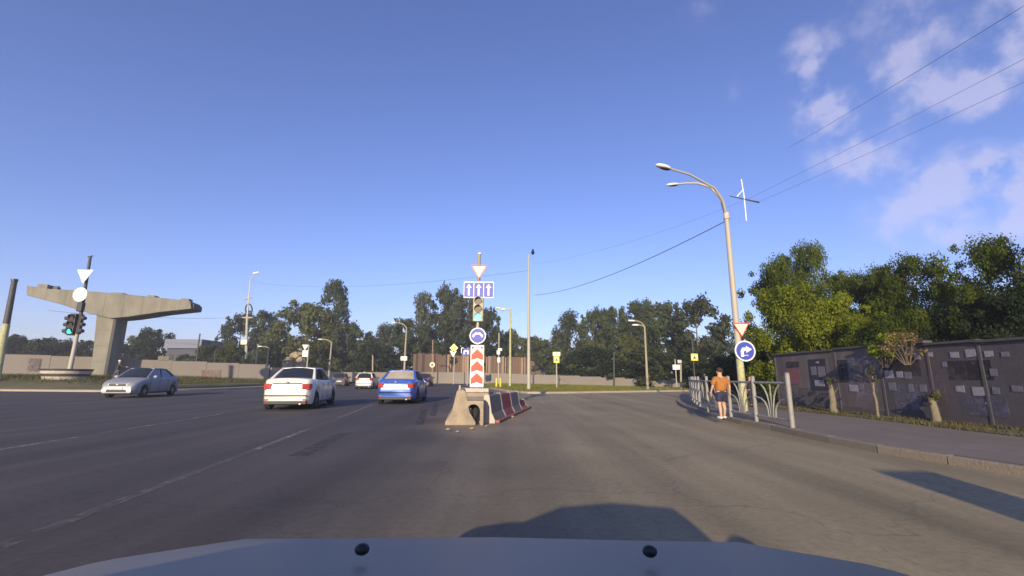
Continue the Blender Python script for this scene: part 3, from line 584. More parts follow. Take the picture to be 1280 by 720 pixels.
# concrete blocks of the island
def barrier_mesh(L,w=.6,h=.85,ends=.0):
    p=[(-w/2,0),(-w/2,.08),(-w*.30,.36*h),(-w*.15,h-.04),(-w*.10,h),(w*.10,h),(w*.15,h-.04),(w*.30,.36*h),(w/2,.08),(w/2,0)]
    return MB().prism(p,-L/2,L/2)
def island():
    gA=G(562,531); gB=G(556,512)
    # left dusty barrier, end on
    def put(mb,name,label,loc,rz,m,cat='concrete barrier',group='blocks of the splitter island',bevel=.02):
        o=mb.obj(name,m,bevel=bevel,fix=True); o.location=loc; o.rotation_euler=(0,0,rz); return tag(o,label,cat,group)
    yf=11.6
    xa=P(570,520,yf).x
    mb=barrier_mesh(2.2,.76,.86); put(mb,'concrete_barrier','dusty sloped concrete barrier end-on at the left front of the splitter island',(xa,yf+1.1,0),R(6),M_block)
    t=MB().cyl((0,0,.86),(0,0,.97),.03,.02,n=8); 
    tag(t.obj('lifting_lug',M_whiteb,loc=(xa+.02,yf+.5,0)),'small pale stub standing on top of the left dusty barrier','marker stub')
    xb=P(592,520,yf).x
    # hollow block: n-shaped
    w=.46;h=.60
    arch=[(-w/2,0),(-w/2,h),(w/2,h),(w/2,0),(w/2-.09,0)]+[(w/2-.09-.33*(1-math.cos(a))/2*1,.34+.17*math.sin(a)) for a in [PI*k/8 for k in range(9)]]+[(-w/2+.04,0)]
    mb=MB().prism(arch[::-1],-.15,.35); put(mb,'hollow_block','pale chipped concrete block with a hollow under it at the front of the island',(P(593,520,yf-.1).x,yf+.15,0),R(-4),M_block)
    tm=MB(); n=24; m_=10; Rt=.22; rt=.085; vs=[];fs=[]  # rubber ring added so the hollow stays dark like its inner shadow
    for i in range(n):
        for j in range(m_):
            a=2*PI*i/n;b=2*PI*j/m_; vs.append(((Rt+rt*math.cos(b))*math.cos(a),rt*1.1*math.sin(b),(Rt+rt*math.cos(b))*math.sin(a)+.3))
            fs.append((i*m_+j,((i+1)%n)*m_+j,((i+1)%n)*m_+(j+1)%m_,i*m_+(j+1)%m_))
    tm.add(vs,fs); o=tm.obj('old_tyre',M_rubber,smooth=60,fix=True,loc=(P(583,520,yf).x,yf+.32,0)); o.rotation_euler=(R(-10),0,R(12)); tag(o,'worn black tyre standing in the gap between the island blocks','tyre')
    # stacked slabs carrying the post
    Y=15.6; xs=P(593,490,Y).x
    put(MB().box((0,0,.28),(1.15,1.3,.5)),'foundation_block','grey concrete foundation block under the stacked slabs of the island',(xs,Y+.4,0),R(3),M_blockg,'concrete block')
    put(MB().box((0,0,.07),(1.05,1.2,.14)),'concrete_slab','lower pale slab of the stack beneath the sign post',(xs+.03,Y+.4,.53),R(-5),M_block,'concrete slab')
    put(MB().box((0,0,.07),(.9,1.0,.13)),'concrete_slab','topmost pale slab holding the foot of the sign post',(xs-.02,Y+.4,.672),R(7),M_whiteb,'concrete slab')
    # right row
    pA=G(604,529); pB=G(651,510); d=(pB-pA); L=d.length; rz=math.atan2(d.y,d.x)-PI/2
    u=d.normalized(); cols=[(M_blockg,'grey'),(M_redb,'faded red'),(M_blockg,'grey'),(M_redb,'faded red')]
    n=4; seg=L/n; pA=pA-Vector((.12,0,0))
    labs=['grey sloped barrier nearest the hollow block in the right row of the island','faded red sloped barrier second in the right row of the island','grey sloped barrier third in the right row of the island, past the red one','low faded red barrier at the far right end of the island']
    for i in range(n):
        c=pA+u*(seg*(i+.5)); m,_=cols[i]
        t=thing('concrete_barrier',labs[i],'concrete barrier',(c.x+.20,c.y,0),rz,'blocks of the splitter island')
        hh=.72-.02*i if i<3 else .34
        barrier_mesh(seg-.16,.44,hh).obj('block',m,t,bevel=.02,fix=True)
        for e in(-1,1):
            q=barrier_mesh(.07,.455,hh+.01); s=q.obj('end_band',M_whiteb,t,fix=True); s.location=(0,e*(seg/2-.045),0)
    put(MB().box((0,0,.04),(.12,L,.08)),'kerb_rail','low red dusty kerb stones along the right side of the island',(pA.x+u.x*L/2+.49,pA.y+u.y*L/2,0),rz,M_redk,'kerb')
    for k,(u_,v_) in enumerate([(608,534),(560,538),(640,522),(572,541),(590,537)]):
        g=G(u_,v_); mb=MB().ball((0,0,.03),.03+.014*(k%3),(1.3,1,.6),7,5); tag(mb.obj('rubble_chunk',M_block,loc=g),['broken lump of concrete by the right barrier foot','flat lump of concrete left of the island','small lump of concrete beside the red barrier','lump of concrete in front of the dusty barrier','lump of concrete in front of the tyre gap'][k],'rubble')
island()
for k,(u,lab) in enumerate([(620.5,'left yellow bollard of the pair on the far grass'),(625.5,'right yellow bollard of the pair on the far grass')]):
    p=G(u,484.5,.13); top=P(u,472.5,p.y).z-.13
    t=thing('bollard',lab,'bollard',(p.x,p.y,.13),0,'yellow bollards')
    MB().cyl((0,0,0),(0,0,top),.09,n=10).obj('post',M_yelb,t,smooth=40); MB().cyl((0,0,top*.75),(0,0,top*.85),.095,n=10).obj('band',M_whiteb,t)

# generic street lamp
def lamp(name,label,u,vbase,vtop,Y,arms,m=M_polec,r=.12,z0=.1,group='street lamps',extra=None,lean=0):
    b=P(u,vbase,Y); zt=P(u,vtop,Y).z
    t=thing(name,label,'street lamp',(b.x,Y,z0),0,group); H=zt-z0
    MB().cyl((0,0,-.1),(lean,0,H*(.93 if arms else 1)),r,r*(.55 if arms else .35),n=10).obj('pole',m,t,smooth=40)
    for (dx,dz,rise) in arms:     # arm: horizontal reach, rise
        pts=[(lean+dx*(1-math.cos(a*PI/2)),0,H*.90+rise*math.sin(a*PI/2)) for a in [k/7 for k in range(8)]]
        e=pts[-1]; sgn=1 if dx>0 else -1
        a=MB().tube(pts,[r*.45]*8,6).obj('arm',m,t,smooth=50)
        h=MB().ball((e[0]+sgn*.3,0,e[2]),.36,(1.0,.45,.28),10,6).obj('lamp_head',M_signback,a,smooth=60)
        MB().ball((e[0]+sgn*.34,0,e[2]-.05),.26,(1.0,.45,.28),8,5).obj('lens',M_darkst,a,smooth=60)
    return t
# main lamp on the right
def main_lamp():
    Y=15.6; X=P(930,510,Y).x
    t=thing('street_lamp','tall pale lamp post with two curved arms behind the railing, signs on its lower shaft','street lamp',(X,Y,PH))
    q=lambda u,v,yy=Y: P(u,v,yy)-Vector((X,Y,PH))
    k=q(908,270); 
    MB().tube([(0,0,-.05),(0+k.x*.1,0,k.z*.27)],[.125,.115],12).obj('painted_base',M_poleyel,t,smooth=40)
    MB().tube([(k.x*.1,0,k.z*.27),(k.x*.6,0,k.z*.66),(k.x,0,k.z)],[.112,.095,.08],12).obj('pole',M_pale,t,smooth=40)
    MB().cyl((k.x,0,k.z-.12),(k.x,0,k.z+.12),.11,n=10).obj('collar',M_galv,t)
    for pl,nm in (([(908,270),(903,250),(893,235),(880,228),(862,218),(838,211)],0),([(907,268),(901,248),(888,234),(872,229),(858,229),(848,230)],1)):
        pts=[q(u,v,Y-.35*i*(.6 if nm==0 else -.25)) for i,(u,v) in enumerate(pl)]
        a=MB().tube(pts,[.055,.05,.045,.04,.035,.035],8).obj('arm',M_pale,t,smooth=60); e=pts[-1]
        d=(pts[-1]-pts[-2]).normalized(); L=.62 if nm==0 else .48
        rot=d.to_track_quat('X','Z').to_matrix().to_4x4()
        hm=MB(); hm.ball((0,0,0),.5,(1,.42,.24),16,9); Mx=Matrix.Translation(e+d*L*.45)@rot@Matrix.Scale(L,4)
        hm.v=[tuple(Mx@Vector(v)) for v in hm.v]; hm.obj('lamp_head',M_signback,a,smooth=70)
        hm=MB(); hm.ball((-.08 if d.x<0 else .08,0,-.07),.36,(1,.42,.22),14,7); hm.v=[tuple(Mx@Vector(v)) for v in hm.v]; hm.obj('lens',M_darkst,a,smooth=70)
    y=-.16; z=q(924,413).z; x=q(924,413).x; px=565/Y
    giveway(t,21/px,z,(x,y),M_cream,M_red)
    c=q(928.5,439); r=12.8/px
    s=plate(circ(r),y,.02,c=(c.x,0,c.z)).obj('round_sign',M_white,t,fix=True); s['label']='blue round sign with a white arrow turning right'
    plate(circ(r*.87),y-.006,.006,c=(c.x,0,c.z)).obj('sign_face',M_blue,s,fix=True)
    pts=[(-.50,-.62),(-.18,-.62),(-.18,-.10),(-.08,.02),(.10,.02),(.10,-.20),(.72,.18),(.10,.54),(.10,.34),(-.16,.34),(-.42,.20),(-.50,-.02)]
    plate([(a*r*.9,b*r*.9) for a,b in pts],y-.012,.006,c=(c.x,0,c.z)).obj('arrow',M_white,s,fix=True)
    for zz in (z,c.z+.1,c.z-.15): MB().box((c.x,-.08,zz),(.2,.18,.035)).obj('bracket',M_galv,t)
main_lamp()
M_ = M_pale
lamp('street_lamp','tall thin pale mast without arms standing on the far grass right of the island',661,484,318,38,[],M_pale,.16)
bp=P(666,318,38); tag(MB().ball((0,0,.16),.2,(.8,1.2,.9),8,6).ball((.0,-.2,.34),.1,(1,1,1),8,5).obj('bird',M_black,loc=bp),'dark bird perched on top of the tall thin mast','bird')
lamp('street_lamp','pale lamp mast with twin short arms just left of the tall thin mast',637.5,480,379,50,[(-1.1,.3,.35),(-.5,.2,.2)],M_poleyel,.15)
lamp('street_lamp','pale lamp post with one arm curving left beside the plank hoarding',505,470,404,70,[(-1.7,.3,1.0)],M_polec,.2)
lamp('street_lamp','short pale lamp post with one arm curving left behind the white sedan',411,470,424,66,[(-1.4,.3,.6)],M_polec,.17)
lamp('street_lamp','brown lamp post with two arms in front of the trees right of centre',809.5,482,402,42,[(-.9,.3,.7),(-.55,.3,.3)],M_polec,.13)
lamp('street_lamp','pale short post with small arm behind the left concrete wall',333,462,431,66,[(-1.0,.2,.3)],M_polec,.16)
# catenary pole
def utility():
    Y=80; b=P(309,462,Y); q=lambda u,v:P(u,v,Y)-Vector((b.x,Y,0))
    t=thing('utility_pole','tall pale utility pole with cross arms and a top lamp above the left trees','utility pole',(b.x,Y,0))
    MB().tube([(0,0,0),q(308,430),q(309,395)],[.26,.22,.19],8).obj('pole',M_pale,t)
    MB().tube([q(309,395),q(311,372),q(313,350),q(317,342)],[.13,.11,.09,.07],8).obj('mast',M_galv,t)
    MB().tube([q(317,342),q(324,340)],[.2,.12],6).obj('lamp_head',M_signback,t)
    MB().tube([q(303,397),q(316,397)],.14,6).obj('cross_arm',M_galv,t); MB().tube([q(306,374),q(314,372)],.14,6).obj('cross_arm',M_galv,t)
    pts=[q(311+4.2*math.cos(a),387+7*math.sin(a)) for a in [2*PI*k/12 for k in range(13)]]; MB().tube(pts,.12,6).obj('cable_ring',M_darkst,t)
    p=q(307,428); MB().box((p.x,-.3,p.z),(1.1,.5,.8)).obj('junction_box',M_galv,t)
utility()
# plain posts
def post(name,label,u,vb,vt,Y,r=.09,m=M_polec,ut=None,cat='post',group=None,z0=0):
    b=P(u,vb,Y); e=P(ut if ut else u,vt,Y); o=MB().cyl((0,0,0),(e.x-b.x,0,e.z-z0),r,r*.8,n=8).obj(name,m,smooth=40,loc=(b.x,Y,z0)); return tag(o,label,cat,group)
post('post','grey post standing behind the left wall, left of the short arm lamp',318.5,465,430,66,.14,ut=323)
post('post','thin dark leaning post behind the wall, left of the left trees',245,455,417,70,.12,M_darkst,ut=250)
post('post','stumpy pale post between bushes behind the left wall',269,462,438,66,.12)
post('post','short grey post behind the low wall left of the blue sedan',466,474,444,82,.16)
post('post','bare grey post in front of the trees left of the brown two-armed lamp',767.5,480,440,55,.11,M_darkst)
post('wooden_pole','slim brown wooden pole rising from the plank hoarding',541,470,425,84,.14,M_brownp)
post('post','pale post near the end of the low wall at the right trees',851,484,455,44,.1)
# far left dark pole
def dark_pole():
    Y=34; b=P(-6,470,Y); q=lambda u,v:P(u,v,Y)-Vector((b.x,Y,.6))
    t=thing('dark_pole','leaning near-black pole with pale lower end at the far left edge','utility pole',(b.x,Y,.6))
    MB().tube([q(-6,480),q(4,425),q(8,405)],[.24,.23,.22],10).obj('pale_foot',M_poleyel,t,smooth=50)
    MB().tube([q(8,405),q(18,352)],[.2,.17],10).obj('shaft',M_darkst,t,smooth=50); MB().cyl(q(18,352),q(18.5,349),.2,n=10).obj('cap',M_black,t)
dark_pole()
# left signal
def left_signal():
    Y=36.4; b=P(86,470,Y); z0=.7; q=lambda u,v,y=Y:P(u,v,y)-Vector((b.x,Y,z0))
    t=thing('traffic_signal','leaning signal pole showing green, with two white sign backs, rising from the striped round base','traffic light',(b.x,Y,z0))
    MB().tube([q(86,468),q(92,440),q(100,400)],[.16,.15,.13],10).obj('pole',M_pale,t,smooth=40)
    MB().tube([q(100,400),q(113,321)],[.13,.10],10).obj('upper_pole',M_darkst,t,smooth=40)
    MB().tube([q(110,321),q(116,320)],.05,6).obj('top_bracket',M_darkst,t)
    c=q(110,347); plate(tri(21/15.4),-.35,.03,c=(c.x,0,c.z)).obj('give_way_plate',M_signback,t,fix=True)
    c=q(104.5,369); plate(circ(9/15.4),-.32,.03,c=(c.x,0,c.z)).obj('round_plate',M_signback,t,fix=True)
    c=q(102.5,384); MB().box((c.x,-.1,c.z),(.42,.35,.75)).obj('junction_housing',M_darkst,t,bevel=.05)
    c=q(94,406); h=MB().box((c.x,-.2,c.z),(.5,.32,1.75)).obj('signal_housing',M_black,t,bevel=.05)
    for k,m in((1,M_lensd),(0,M_lensd),(-1,M_cyan)): lensdisc(h,c.x,-.37,c.z+k*.55,.20,m)
    for s in(-1,1):
        h=MB().box((c.x+s*.45,-.05,c.z+.04),(.22,.3,1.6)).obj('side_housing',M_black,t,bevel=.04)
        for k in(1,0,-1): MB().cyl((c.x+s*.55,-.05,c.z+.04+k*.52),(c.x+s*.80,-.1,c.z+.0+k*.52),.17,.15,n=10).obj('side_visor',M_darkst,h)
    c=P(82.5,470,Y)
    t=thing('striped_base','low round concrete base painted in black and white bands around the signal pole','signal base',(c.x,Y,.6))
    rr=24/15.4; z=[P(82,v,Y).z-.6 for v in (474.5,470.5,467,463.5,461)]
    for i,(m,n_) in enumerate([(M_whiteb,'white_band'),(M_darkst,'black_band'),(M_whiteb,'white_band'),(M_darkst,'black_band')]):
        r0=rr*(.86+.045*i); MB().lathe([(r0,z[i]),(r0+.06,z[i+1]-.01)],n=28).obj(n_,m,t,smooth=40)
    MB().lathe([(rr*.72,-.35),(rr*.78,z[0]-.01)],n=28).obj('foot',M_blockg,t,smooth=40)
left_signal()
# far signs
def sign_on_post(name,label,cat,u,vb,Y,items,vt,r=.05,m=M_pale,group='small far signs'):
    b=P(u,vb,Y); t=thing(name,label,cat,(b.x,Y,0),0,group); q=lambda uu,v:P(uu,v,Y)-Vector((b.x,Y,0)); px=565/Y
    MB().cyl((0,0,0),(0,0,q(u,vt).z),r,n=8).obj('post',m,t,smooth=40)
    for kind,uu,v,w,h in items:
        c=q(uu,v); k=(c.x,0,c.z); y=-r-.05; W_=w/px; H_=h/px
        if kind=='ped':
            s=plate(rect(W_,H_),y,.02,c=k).obj('warning_plate',M_yel,t,fix=True); plate(rect(W_*.62,H_*.62),y-.008,.008,c=k).obj('sign_face',M_white,s,fix=True); plate(tri(W_*.5,down=False,rr=.02),y-.016,.008,c=k).obj('symbol',M_darkst,s,fix=True)
        elif kind=='diamond':
            s=plate([(0,-H_/2),(W_/2,0),(0,H_/2),(-W_/2,0)],y,.02,c=k).obj('priority_plate',M_cream,t,fix=True); plate([(0,-H_*.36),(W_*.36,0),(0,H_*.36),(-W_*.36,0)],y-.008,.008,c=k).obj('sign_face',M_yel,s,fix=True)
        elif kind=='give': plate(tri(W_),y,.02,c=k).obj('give_way_plate',M_white,t,fix=True)
        elif kind=='back': plate(rect(W_,H_),y,.02,c=k).obj('plate',M_signback,t,fix=True)
        elif kind=='blue':
            s=plate(rect(W_,H_),y,.02,c=k).obj('direction_plate',M_blue,t,fix=True); plate([(a*W_*.6,bb*H_*.6) for a,bb in [(-.5,-.5),(-.2,-.5),(-.2,.1),(.3,.1),(.3,-.5),(.55,-.5),(.55,.35),(-.5,.35)]],y-.008,.008,c=k).obj('arrow',M_white,s,fix=True)
        elif kind=='disc':
            s=plate(circ(W_/2),y,.02,c=k).obj('round_plate',M_cream,t,fix=True); plate(circ(W_*.28),y-.008,.008,c=k).obj('sign_face',M_brownp,s,fix=True)
        elif kind=='grey': plate(rect(W_,H_),y,.02,c=k).obj('plate',M_galv,t,fix=True)
    return t
sign_on_post('sign_post','yellow diamond and white triangle signs on a post behind the low wall','road sign',567,478,70,[('diamond',567.5,435,10.5,11),('give',566.5,442.5,9,8)],430,.08)
sign_on_post('sign_post','small blue direction sign standing left of the chevron board','road sign',584,478,60,[('blue',582.5,440,10,9),('back',578,438,3,7)],434,.06)
sign_on_post('sign_post','small round pale sign low on a post in front of the plank hoarding','road sign',540.5,478,75,[('disc',540.5,456,6.5,6.5)],444,.09,M_brownp)
sign_on_post('sign_post','white triangle over a square plate on a post behind the white sedan','road sign',382,476,60,[('give',382,434.5,8,8),('back',382,442,7,8)],431,.08)
sign_on_post('sign_post','yellow-edged pedestrian crossing sign on post right of the tall thin mast','road sign',696,482,46,[('grey',695.5,442.5,9.5,5),('ped',695.5,449.5,7,8)],440,.06,M_pale)
sign_on_post('sign_post','yellow pedestrian crossing sign on thin post left of the orange shirted man','road sign',869.5,488,36,[('ped',867.5,446.5,8.5,8.5)],424,.05,M_darkst)
sign_on_post('sign_post','small grey plate on the lamp post beside the plank hoarding','road sign',505,476,68,[('back',505,448,8,5)],446,.05)
sign_on_post('sign_post','thin grey signal post with small white plates left of the twin arm mast','road sign',623,480,62,[('back',623,440.5,4,5),('back',625,437,5,3),('grey',623.5,450,3.5,6)],416,.07,M_galv)
sign_on_post('sign_post','pale sign frame on a bare post by the low wall end, near the grey building','road sign',846,484,46,[('back',845,459,9,6),('grey',849,452,5,4)],449,.05)

# ------------------------------------------------------------------ railing
def railing():
    base=[(991,535),(946,527),(914,521),(886,514.5),(875,508),(868,503),(864.5,498),(863,493.5)]
    pts=[G(u,v,PH) for u,v in base]
    t=thing('railing','grey steel pedestrian railing with fanned bars curving along the kerb','railing',(0,0,0))
    H=1.0
    proto=MB(); proto.cyl((0,0,0),(0,0,H+.1),.047,n=10); proto.ball((0,0,H+.11),.05,(1,1,.6),10,4); pr=None
    for i,p in enumerate(pts):
        if pr is None: pr=proto.obj('post',M_fence,t,smooth=40,loc=p); pr.scale=(1.1,1.1,1.06); pr['label']='thick end post'
        else:
            c=pr.copy(); c.location=p; c.scale=(1,1,1); COL.objects.link(c); 
            if 'label' in c: del c['label']
    for a,b in zip(pts,pts[1:]):
        L=(b-a).length; n=max(1,round(L/1.9)); 
        for k in range(n):
            s=a+(b-a)*(k/n); e=a+(b-a)*((k+1)/n); d=(e-s); l=d.length; u=d.normalized(); Z=Vector((0,0,1))
            if k:
                c=pr.copy(); c.location=s; c.scale=(1,1,1); COL.objects.link(c); 
                if 'label' in c: del c['label']
            MB().cyl(s+Z*(H-.03)+u*.05,e+Z*(H-.03)-u*.05,.028,n=8).obj('top_rail',M_fence,t,smooth=40)
            MB().cyl(s+Z*.16+u*.05,e+Z*.16-u*.05,.02,n=6).obj('bottom_rail',M_fence,t,smooth=40)
            far=s.y>20
            for f,bend in((-.46,-.26),(-.27,-.10),(0,0),(.27,.10),(.46,.26)):
                m0=s+d*.5+u*l*bend*.35+Z*.16; m1=s+d*.5+u*l*f+Z*(H-.06 if abs(f)<.4 else H*.62); mid=(m0+m1)/2-u*l*f*.42+Z*.22
                if abs(f)>.2 or f==0 or True:
                    cv=[m0*(1-w)**2+mid*2*w*(1-w)+m1*w*w for w in ([0,.25,.5,.75,1] if not far else [0,.5,1])]
                    MB().tube(cv,.020,6 if not far else 4).obj('fan_bar',M_fence,t,smooth=60)
railing()

# ------------------------------------------------------------------ trees
def leaf_mesh(name,centers,radii,n,size,seed,flat=.0):
    r=np.random.default_rng(seed); C_=np.array(centers); Rr=np.array(radii)
    w=Rr**2; idx=r.choice(len(C_),n,p=w/w.sum())
    d=r.normal(size=(n,3)); d/=np.linalg.norm(d,axis=1)[:,None]
    rad=(r.random(n)**.45)[:,None]*Rr[idx][:,None]*(1+.25*r.normal(size=(n,1))*.5)
    p=C_[idx]+d*rad*np.array([1,1,.8])
    nr=r.normal(size=(n,3))*.8+d*1.3+np.array([0,0,.35]); nr/=np.linalg.norm(nr,axis=1)[:,None]
    t=np.cross(nr,r.normal(size=(n,3))); t/=np.linalg.norm(t,axis=1)[:,None]; b=np.cross(nr,t)
    s=(size*(.6+.8*r.random(n)))[:,None]
    v=np.stack([p-t*s*.5,p+b*s*.36,p+t*s*.5+nr*s*.12,p-b*s*.36],1).reshape(-1,3)
    me=bpy.data.meshes.new(name); me.vertices.add(4*n); me.vertices.foreach_set('co',v.ravel().astype(np.float32))
    me.loops.add(4*n); me.loops.foreach_set('vertex_index',np.arange(4*n,dtype=np.int32)); me.polygons.add(n); me.polygons.foreach_set('loop_start',np.arange(0,4*n,4,dtype=np.int32))
    me.update(calc_edges=True); me.validate(); return me
def env(kind,h):   # crown half-width (fraction) at relative crown height h 0..1
    if kind=='round': return math.sin(PI*min(1,max(0,.12+.80*h)))**.7*.42
    if kind=='tall': return (math.sin(PI*min(1,.15+.78*h))**.9)*.26
    if kind=='spire': return (1-h)**.8*.20+.03
    return math.sqrt(max(0,1-h*h*.92))*.55   # bush
def variant(kind,n,size,seed,nb=26,cb=.17):
    r=random.Random(seed); cs=[];rs=[]
    off=[(r.uniform(0,2*PI),r.uniform(.08,.24)) for _ in range(3)]
    for i in range(nb):
        h=((i+r.random())/nb)**(.9); e=env(kind,h); a=r.uniform(0,2*PI); lobes=1+sum(am*math.sin((k+2)*a+ph+h*5) for k,(ph,am) in enumerate(off)); rr=e*math.sqrt(r.random())*1.0*lobes
        br=(.05+.085*r.random())*(1.0 if kind!='spire' else .6)*(1.25 if kind=='bush' else 1)
        cs.append((rr*math.cos(a),rr*math.sin(a),(cb+(1-cb)*h*.93) if kind!='bush' else .08+.85*h)); rs.append(br)
    for i in range(nb//3):  # top and side sprigs for an uneven outline
        h=r.uniform(.25,1); e=env(kind,h)*.97; a=r.uniform(0,2*PI); cs.append((e*math.cos(a),e*math.sin(a),(cb+(1-cb)*h*.97) if kind!='bush' else .1+.85*h)); rs.append(.022+.03*r.random())
    crown=leaf_mesh('crown_%s'%kind,cs,rs,n,size,seed)
    mb=MB(); r0=.016 if kind!='bush' else .012; lean=r.uniform(-.03,.03); top=.80 if kind!='bush' else .6
    tp=[(0,0,-.03),(lean*.3,0,.2),(lean,lean*.5,.45),(lean*1.3,lean,top)]; mb.tube(tp,[r0*1.4,r0,r0*.7,r0*.2],8)
    for c,rad in sorted(zip(cs,rs),key=lambda q:-q[1])[:12]:
        z=max(.12 if kind!='bush' else .05,c[2]-.05-.35*math.hypot(c[0],c[1])); z=min(z,top-.05); mb.tube([(lean*z/.6,0,z),(c[0]*.55,c[1]*.55,(z+c[2])/2-.01),(c[0],c[1],c[2])],[r0*.5,r0*.3,r0*.08],5)
    tm=bpy.data.meshes.new('trunk_%s'%kind); tm.from_pydata(mb.v,[],mb.f); tm.shade_smooth()
    return crown,tm
VAR={}
for k,kind,n,size,nb in [('r',"round",8500,.036,44),('t',"tall",6500,.030,38),('s',"spire",3000,.026,24),('b',"bush",8000,.05,30)]:
    VAR[k]=[variant(kind,n,size,10+j*7+ord(k),nb) for j in range(3)]
NV={'r':[variant('round',34000,.016,201+j,60,.12) for j in range(3)],'b':[variant('bush',30000,.021,301+j,40) for j in range(3)]}
tree_meshes={}
def tree(label,u,vtop,vbase,Y,wpx,kind,lm,bark=M_bark,near=False,group='trees beyond the junction',name='tree',z0=0,seed=None,cat='tree'):
    r=random.Random(label); v=(NV if near else VAR)[kind]; cr,tm=v[(seed if seed is not None else r.randrange(3))%3]
    b=P(u,vbase,Y); top=P(u,vtop,Y).z; H=(top-z0)*1.0
    natural={'r':.86,'t':.56,'s':.42,'b':1.15}[kind]; wid=wpx*Y/560
    sx=wid/natural
    t=thing(name,label,cat,(b.x,Y,z0),r.uniform(0,6.28),group)
    key=(cr.name,lm.name)
    if key not in tree_meshes:
        a=cr.copy(); a.materials.append(lm); bb=tm.copy(); bb.materials.append(bark); tree_meshes[key]=(a,bb)
    a,bb=tree_meshes[key]
    for nm,me in(('crown',a),('trunk',bb)):
        o=bpy.data.objects.new(nm,me); COL.objects.link(o); o.parent=t; o.scale=(sx,sx,H)
    return t
T=tree
def far_wood():
    rr=random.Random(5); cs=[];rs=[]
    prof=[(-150,422),(0,424),(110,426),(140,440),(260,441),(420,438),(520,430),(620,428),(700,427),(760,424),(920,424),(1100,420)]
    u=-150
    while u<1100:
        zt=P(u,lerp(prof,u)+rr.uniform(0,9),122).z; x=P(u,470,122+rr.uniform(-6,8))
        z=.5
        while z<zt-1.2:
            cs.append((x.x+rr.uniform(-1,1),x.y+rr.uniform(-2,2),z+1)); rs.append(rr.uniform(1.1,2.0)); z+=1.6
        u+=7
    me=leaf_mesh('far_wood',cs,rs,90000,.62,77); me.materials.append(L_far)
    o=bpy.data.objects.new('far_wood',me); COL.objects.link(o); o['kind']='stuff'; o['label']='continuous dark wood far behind the junction, seen under and between the nearer trees'; o['category']='wood'
def lerp(tab,s):
    for (a,x),(b,y) in zip(tab,tab[1:]):
        if a<=s<=b: return x+(y-x)*(s-a)/(b-a)
    return tab[0][1] if s<tab[0][0] else tab[-1][1]
far_wood()
# left background hedge and trees
for i,(u,vt,w,lab) in enumerate([(-60,420,90,'dark bushy tree beyond the left edge of the wall'),(15,421,75,'dark bushy tree behind the wall at the far left edge'),(62,423,70,'dark bushy tree behind the wall left of the signal pole'),(108,424,66,'dark bushy tree behind the bridge pier column'),
     (150,428,50,'low dark bush directly right of the pier column'),(186,412,52,'rounded dark tree right of the pier above the silver sedan'),(166,420,40,'small grey-green tree right of the pier column')]):
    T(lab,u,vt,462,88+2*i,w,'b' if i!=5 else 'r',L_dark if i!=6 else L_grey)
T('small bush at the right foot of the grey-blue building',232,443,462,92,30,'b',L_dark)
T('low dark bush under the left wooded group',262,430,462,84,55,'b',L_far)
T('low olive bush left of the utility pole',288,432,462,80,50,'b',L_far2)
T('grey-green broad tree left of the utility pole',294,391,462,100,52,'r',L_grey,seed=0)
T('grey-green broad tree right of the utility pole',330,388,462,98,62,'r',L_grey,seed=1)
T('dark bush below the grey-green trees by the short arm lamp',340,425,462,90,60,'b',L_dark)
T('large olive tree above the rubble mound',378,373,466,92,82,'r',L_far2,seed=2)
T('tall spindly tree rising highest of the left group',413,345,466,94,46,'t',L_far,M_birch,seed=1)
T('dark tree filling in right of the tall spindly tree',430,405,468,92,56,'r',L_far,seed=0)
T('olive bush behind the short lamp post and white sedan',398,425,468,84,60,'b',L_far2)
T('dark tree above the small white hatchback',452,412,468,96,52,'r',L_dark,seed=2)
T('thin pale-topped tree left of the one-armed lamp',478,404,468,102,40,'t',L_grey,seed=0)
T('dark bush behind the low wall left of the hoarding',470,432,468,86,70,'b',L_dark)
T('dark tree beside the one-armed lamp',500,398,468,94,50,'r',L_far,seed=1)
T('tall loose birch left of the central tree group',525,363,468,102,34,'t',L_grey,M_birch,seed=2)
T('broad tall tree at the centre behind the hoarding',556,361,468,104,62,'r',L_far,seed=0)
T('tall dark tree directly behind the signal post',583,366,468,102,50,'r',L_grey,seed=2)
T('dark tree right of the signal post',608,384,468,100,44,'r',L_far,seed=1)
T('bushy dark tree behind the left half of the hoarding',535,405,468,96,70,'b',L_far)
T('bushy dark tree behind the chevron board',590,412,468,96,70,'b',L_dark)
T('low hazy tree right of the twin arm mast',640,414,470,112,56,'b',L_far2)
T('low hazy tree behind the tall thin mast',672,421,470,112,60,'b',L_far2)
T('slim birch with white trunk left end of the right wood',711,388,474,84,44,'t',L_grey,M_birch,seed=0)
T('low bush at the foot of the slim birch',692,432,474,80,60,'b',L_far)
T('dark tree second in the right wood',742,387,476,80,44,'r',L_far,seed=0)
T('tall tree of narrow crown in the right wood',757,383,476,84,40,'t',L_grey,seed=1)
T('dense dark tree in the middle of the right wood',776,380,478,78,46,'r',L_far,seed=2)
T('peaked tree behind the brown two-armed lamp',798,375,478,76,38,'t',L_far,seed=2)
T('olive tree low behind the brown two-armed lamp',786,418,478,66,66,'b',L_far2)
T('second peaked tree right of the brown lamp',815,374,480,76,38,'t',L_far,seed=0)
T('broad dark tree left in the tallest right group',838,377,482,66,60,'r',L_far,seed=1)
T('broad spreading tree with grey-lit leaves above the crossing sign',874,374,486,58,78,'r',L_grey,seed=0)
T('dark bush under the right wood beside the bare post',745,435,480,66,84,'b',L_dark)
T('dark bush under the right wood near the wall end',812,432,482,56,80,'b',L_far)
T('dark bush behind the crossing sign',868,438,486,48,80,'b',L_dark)
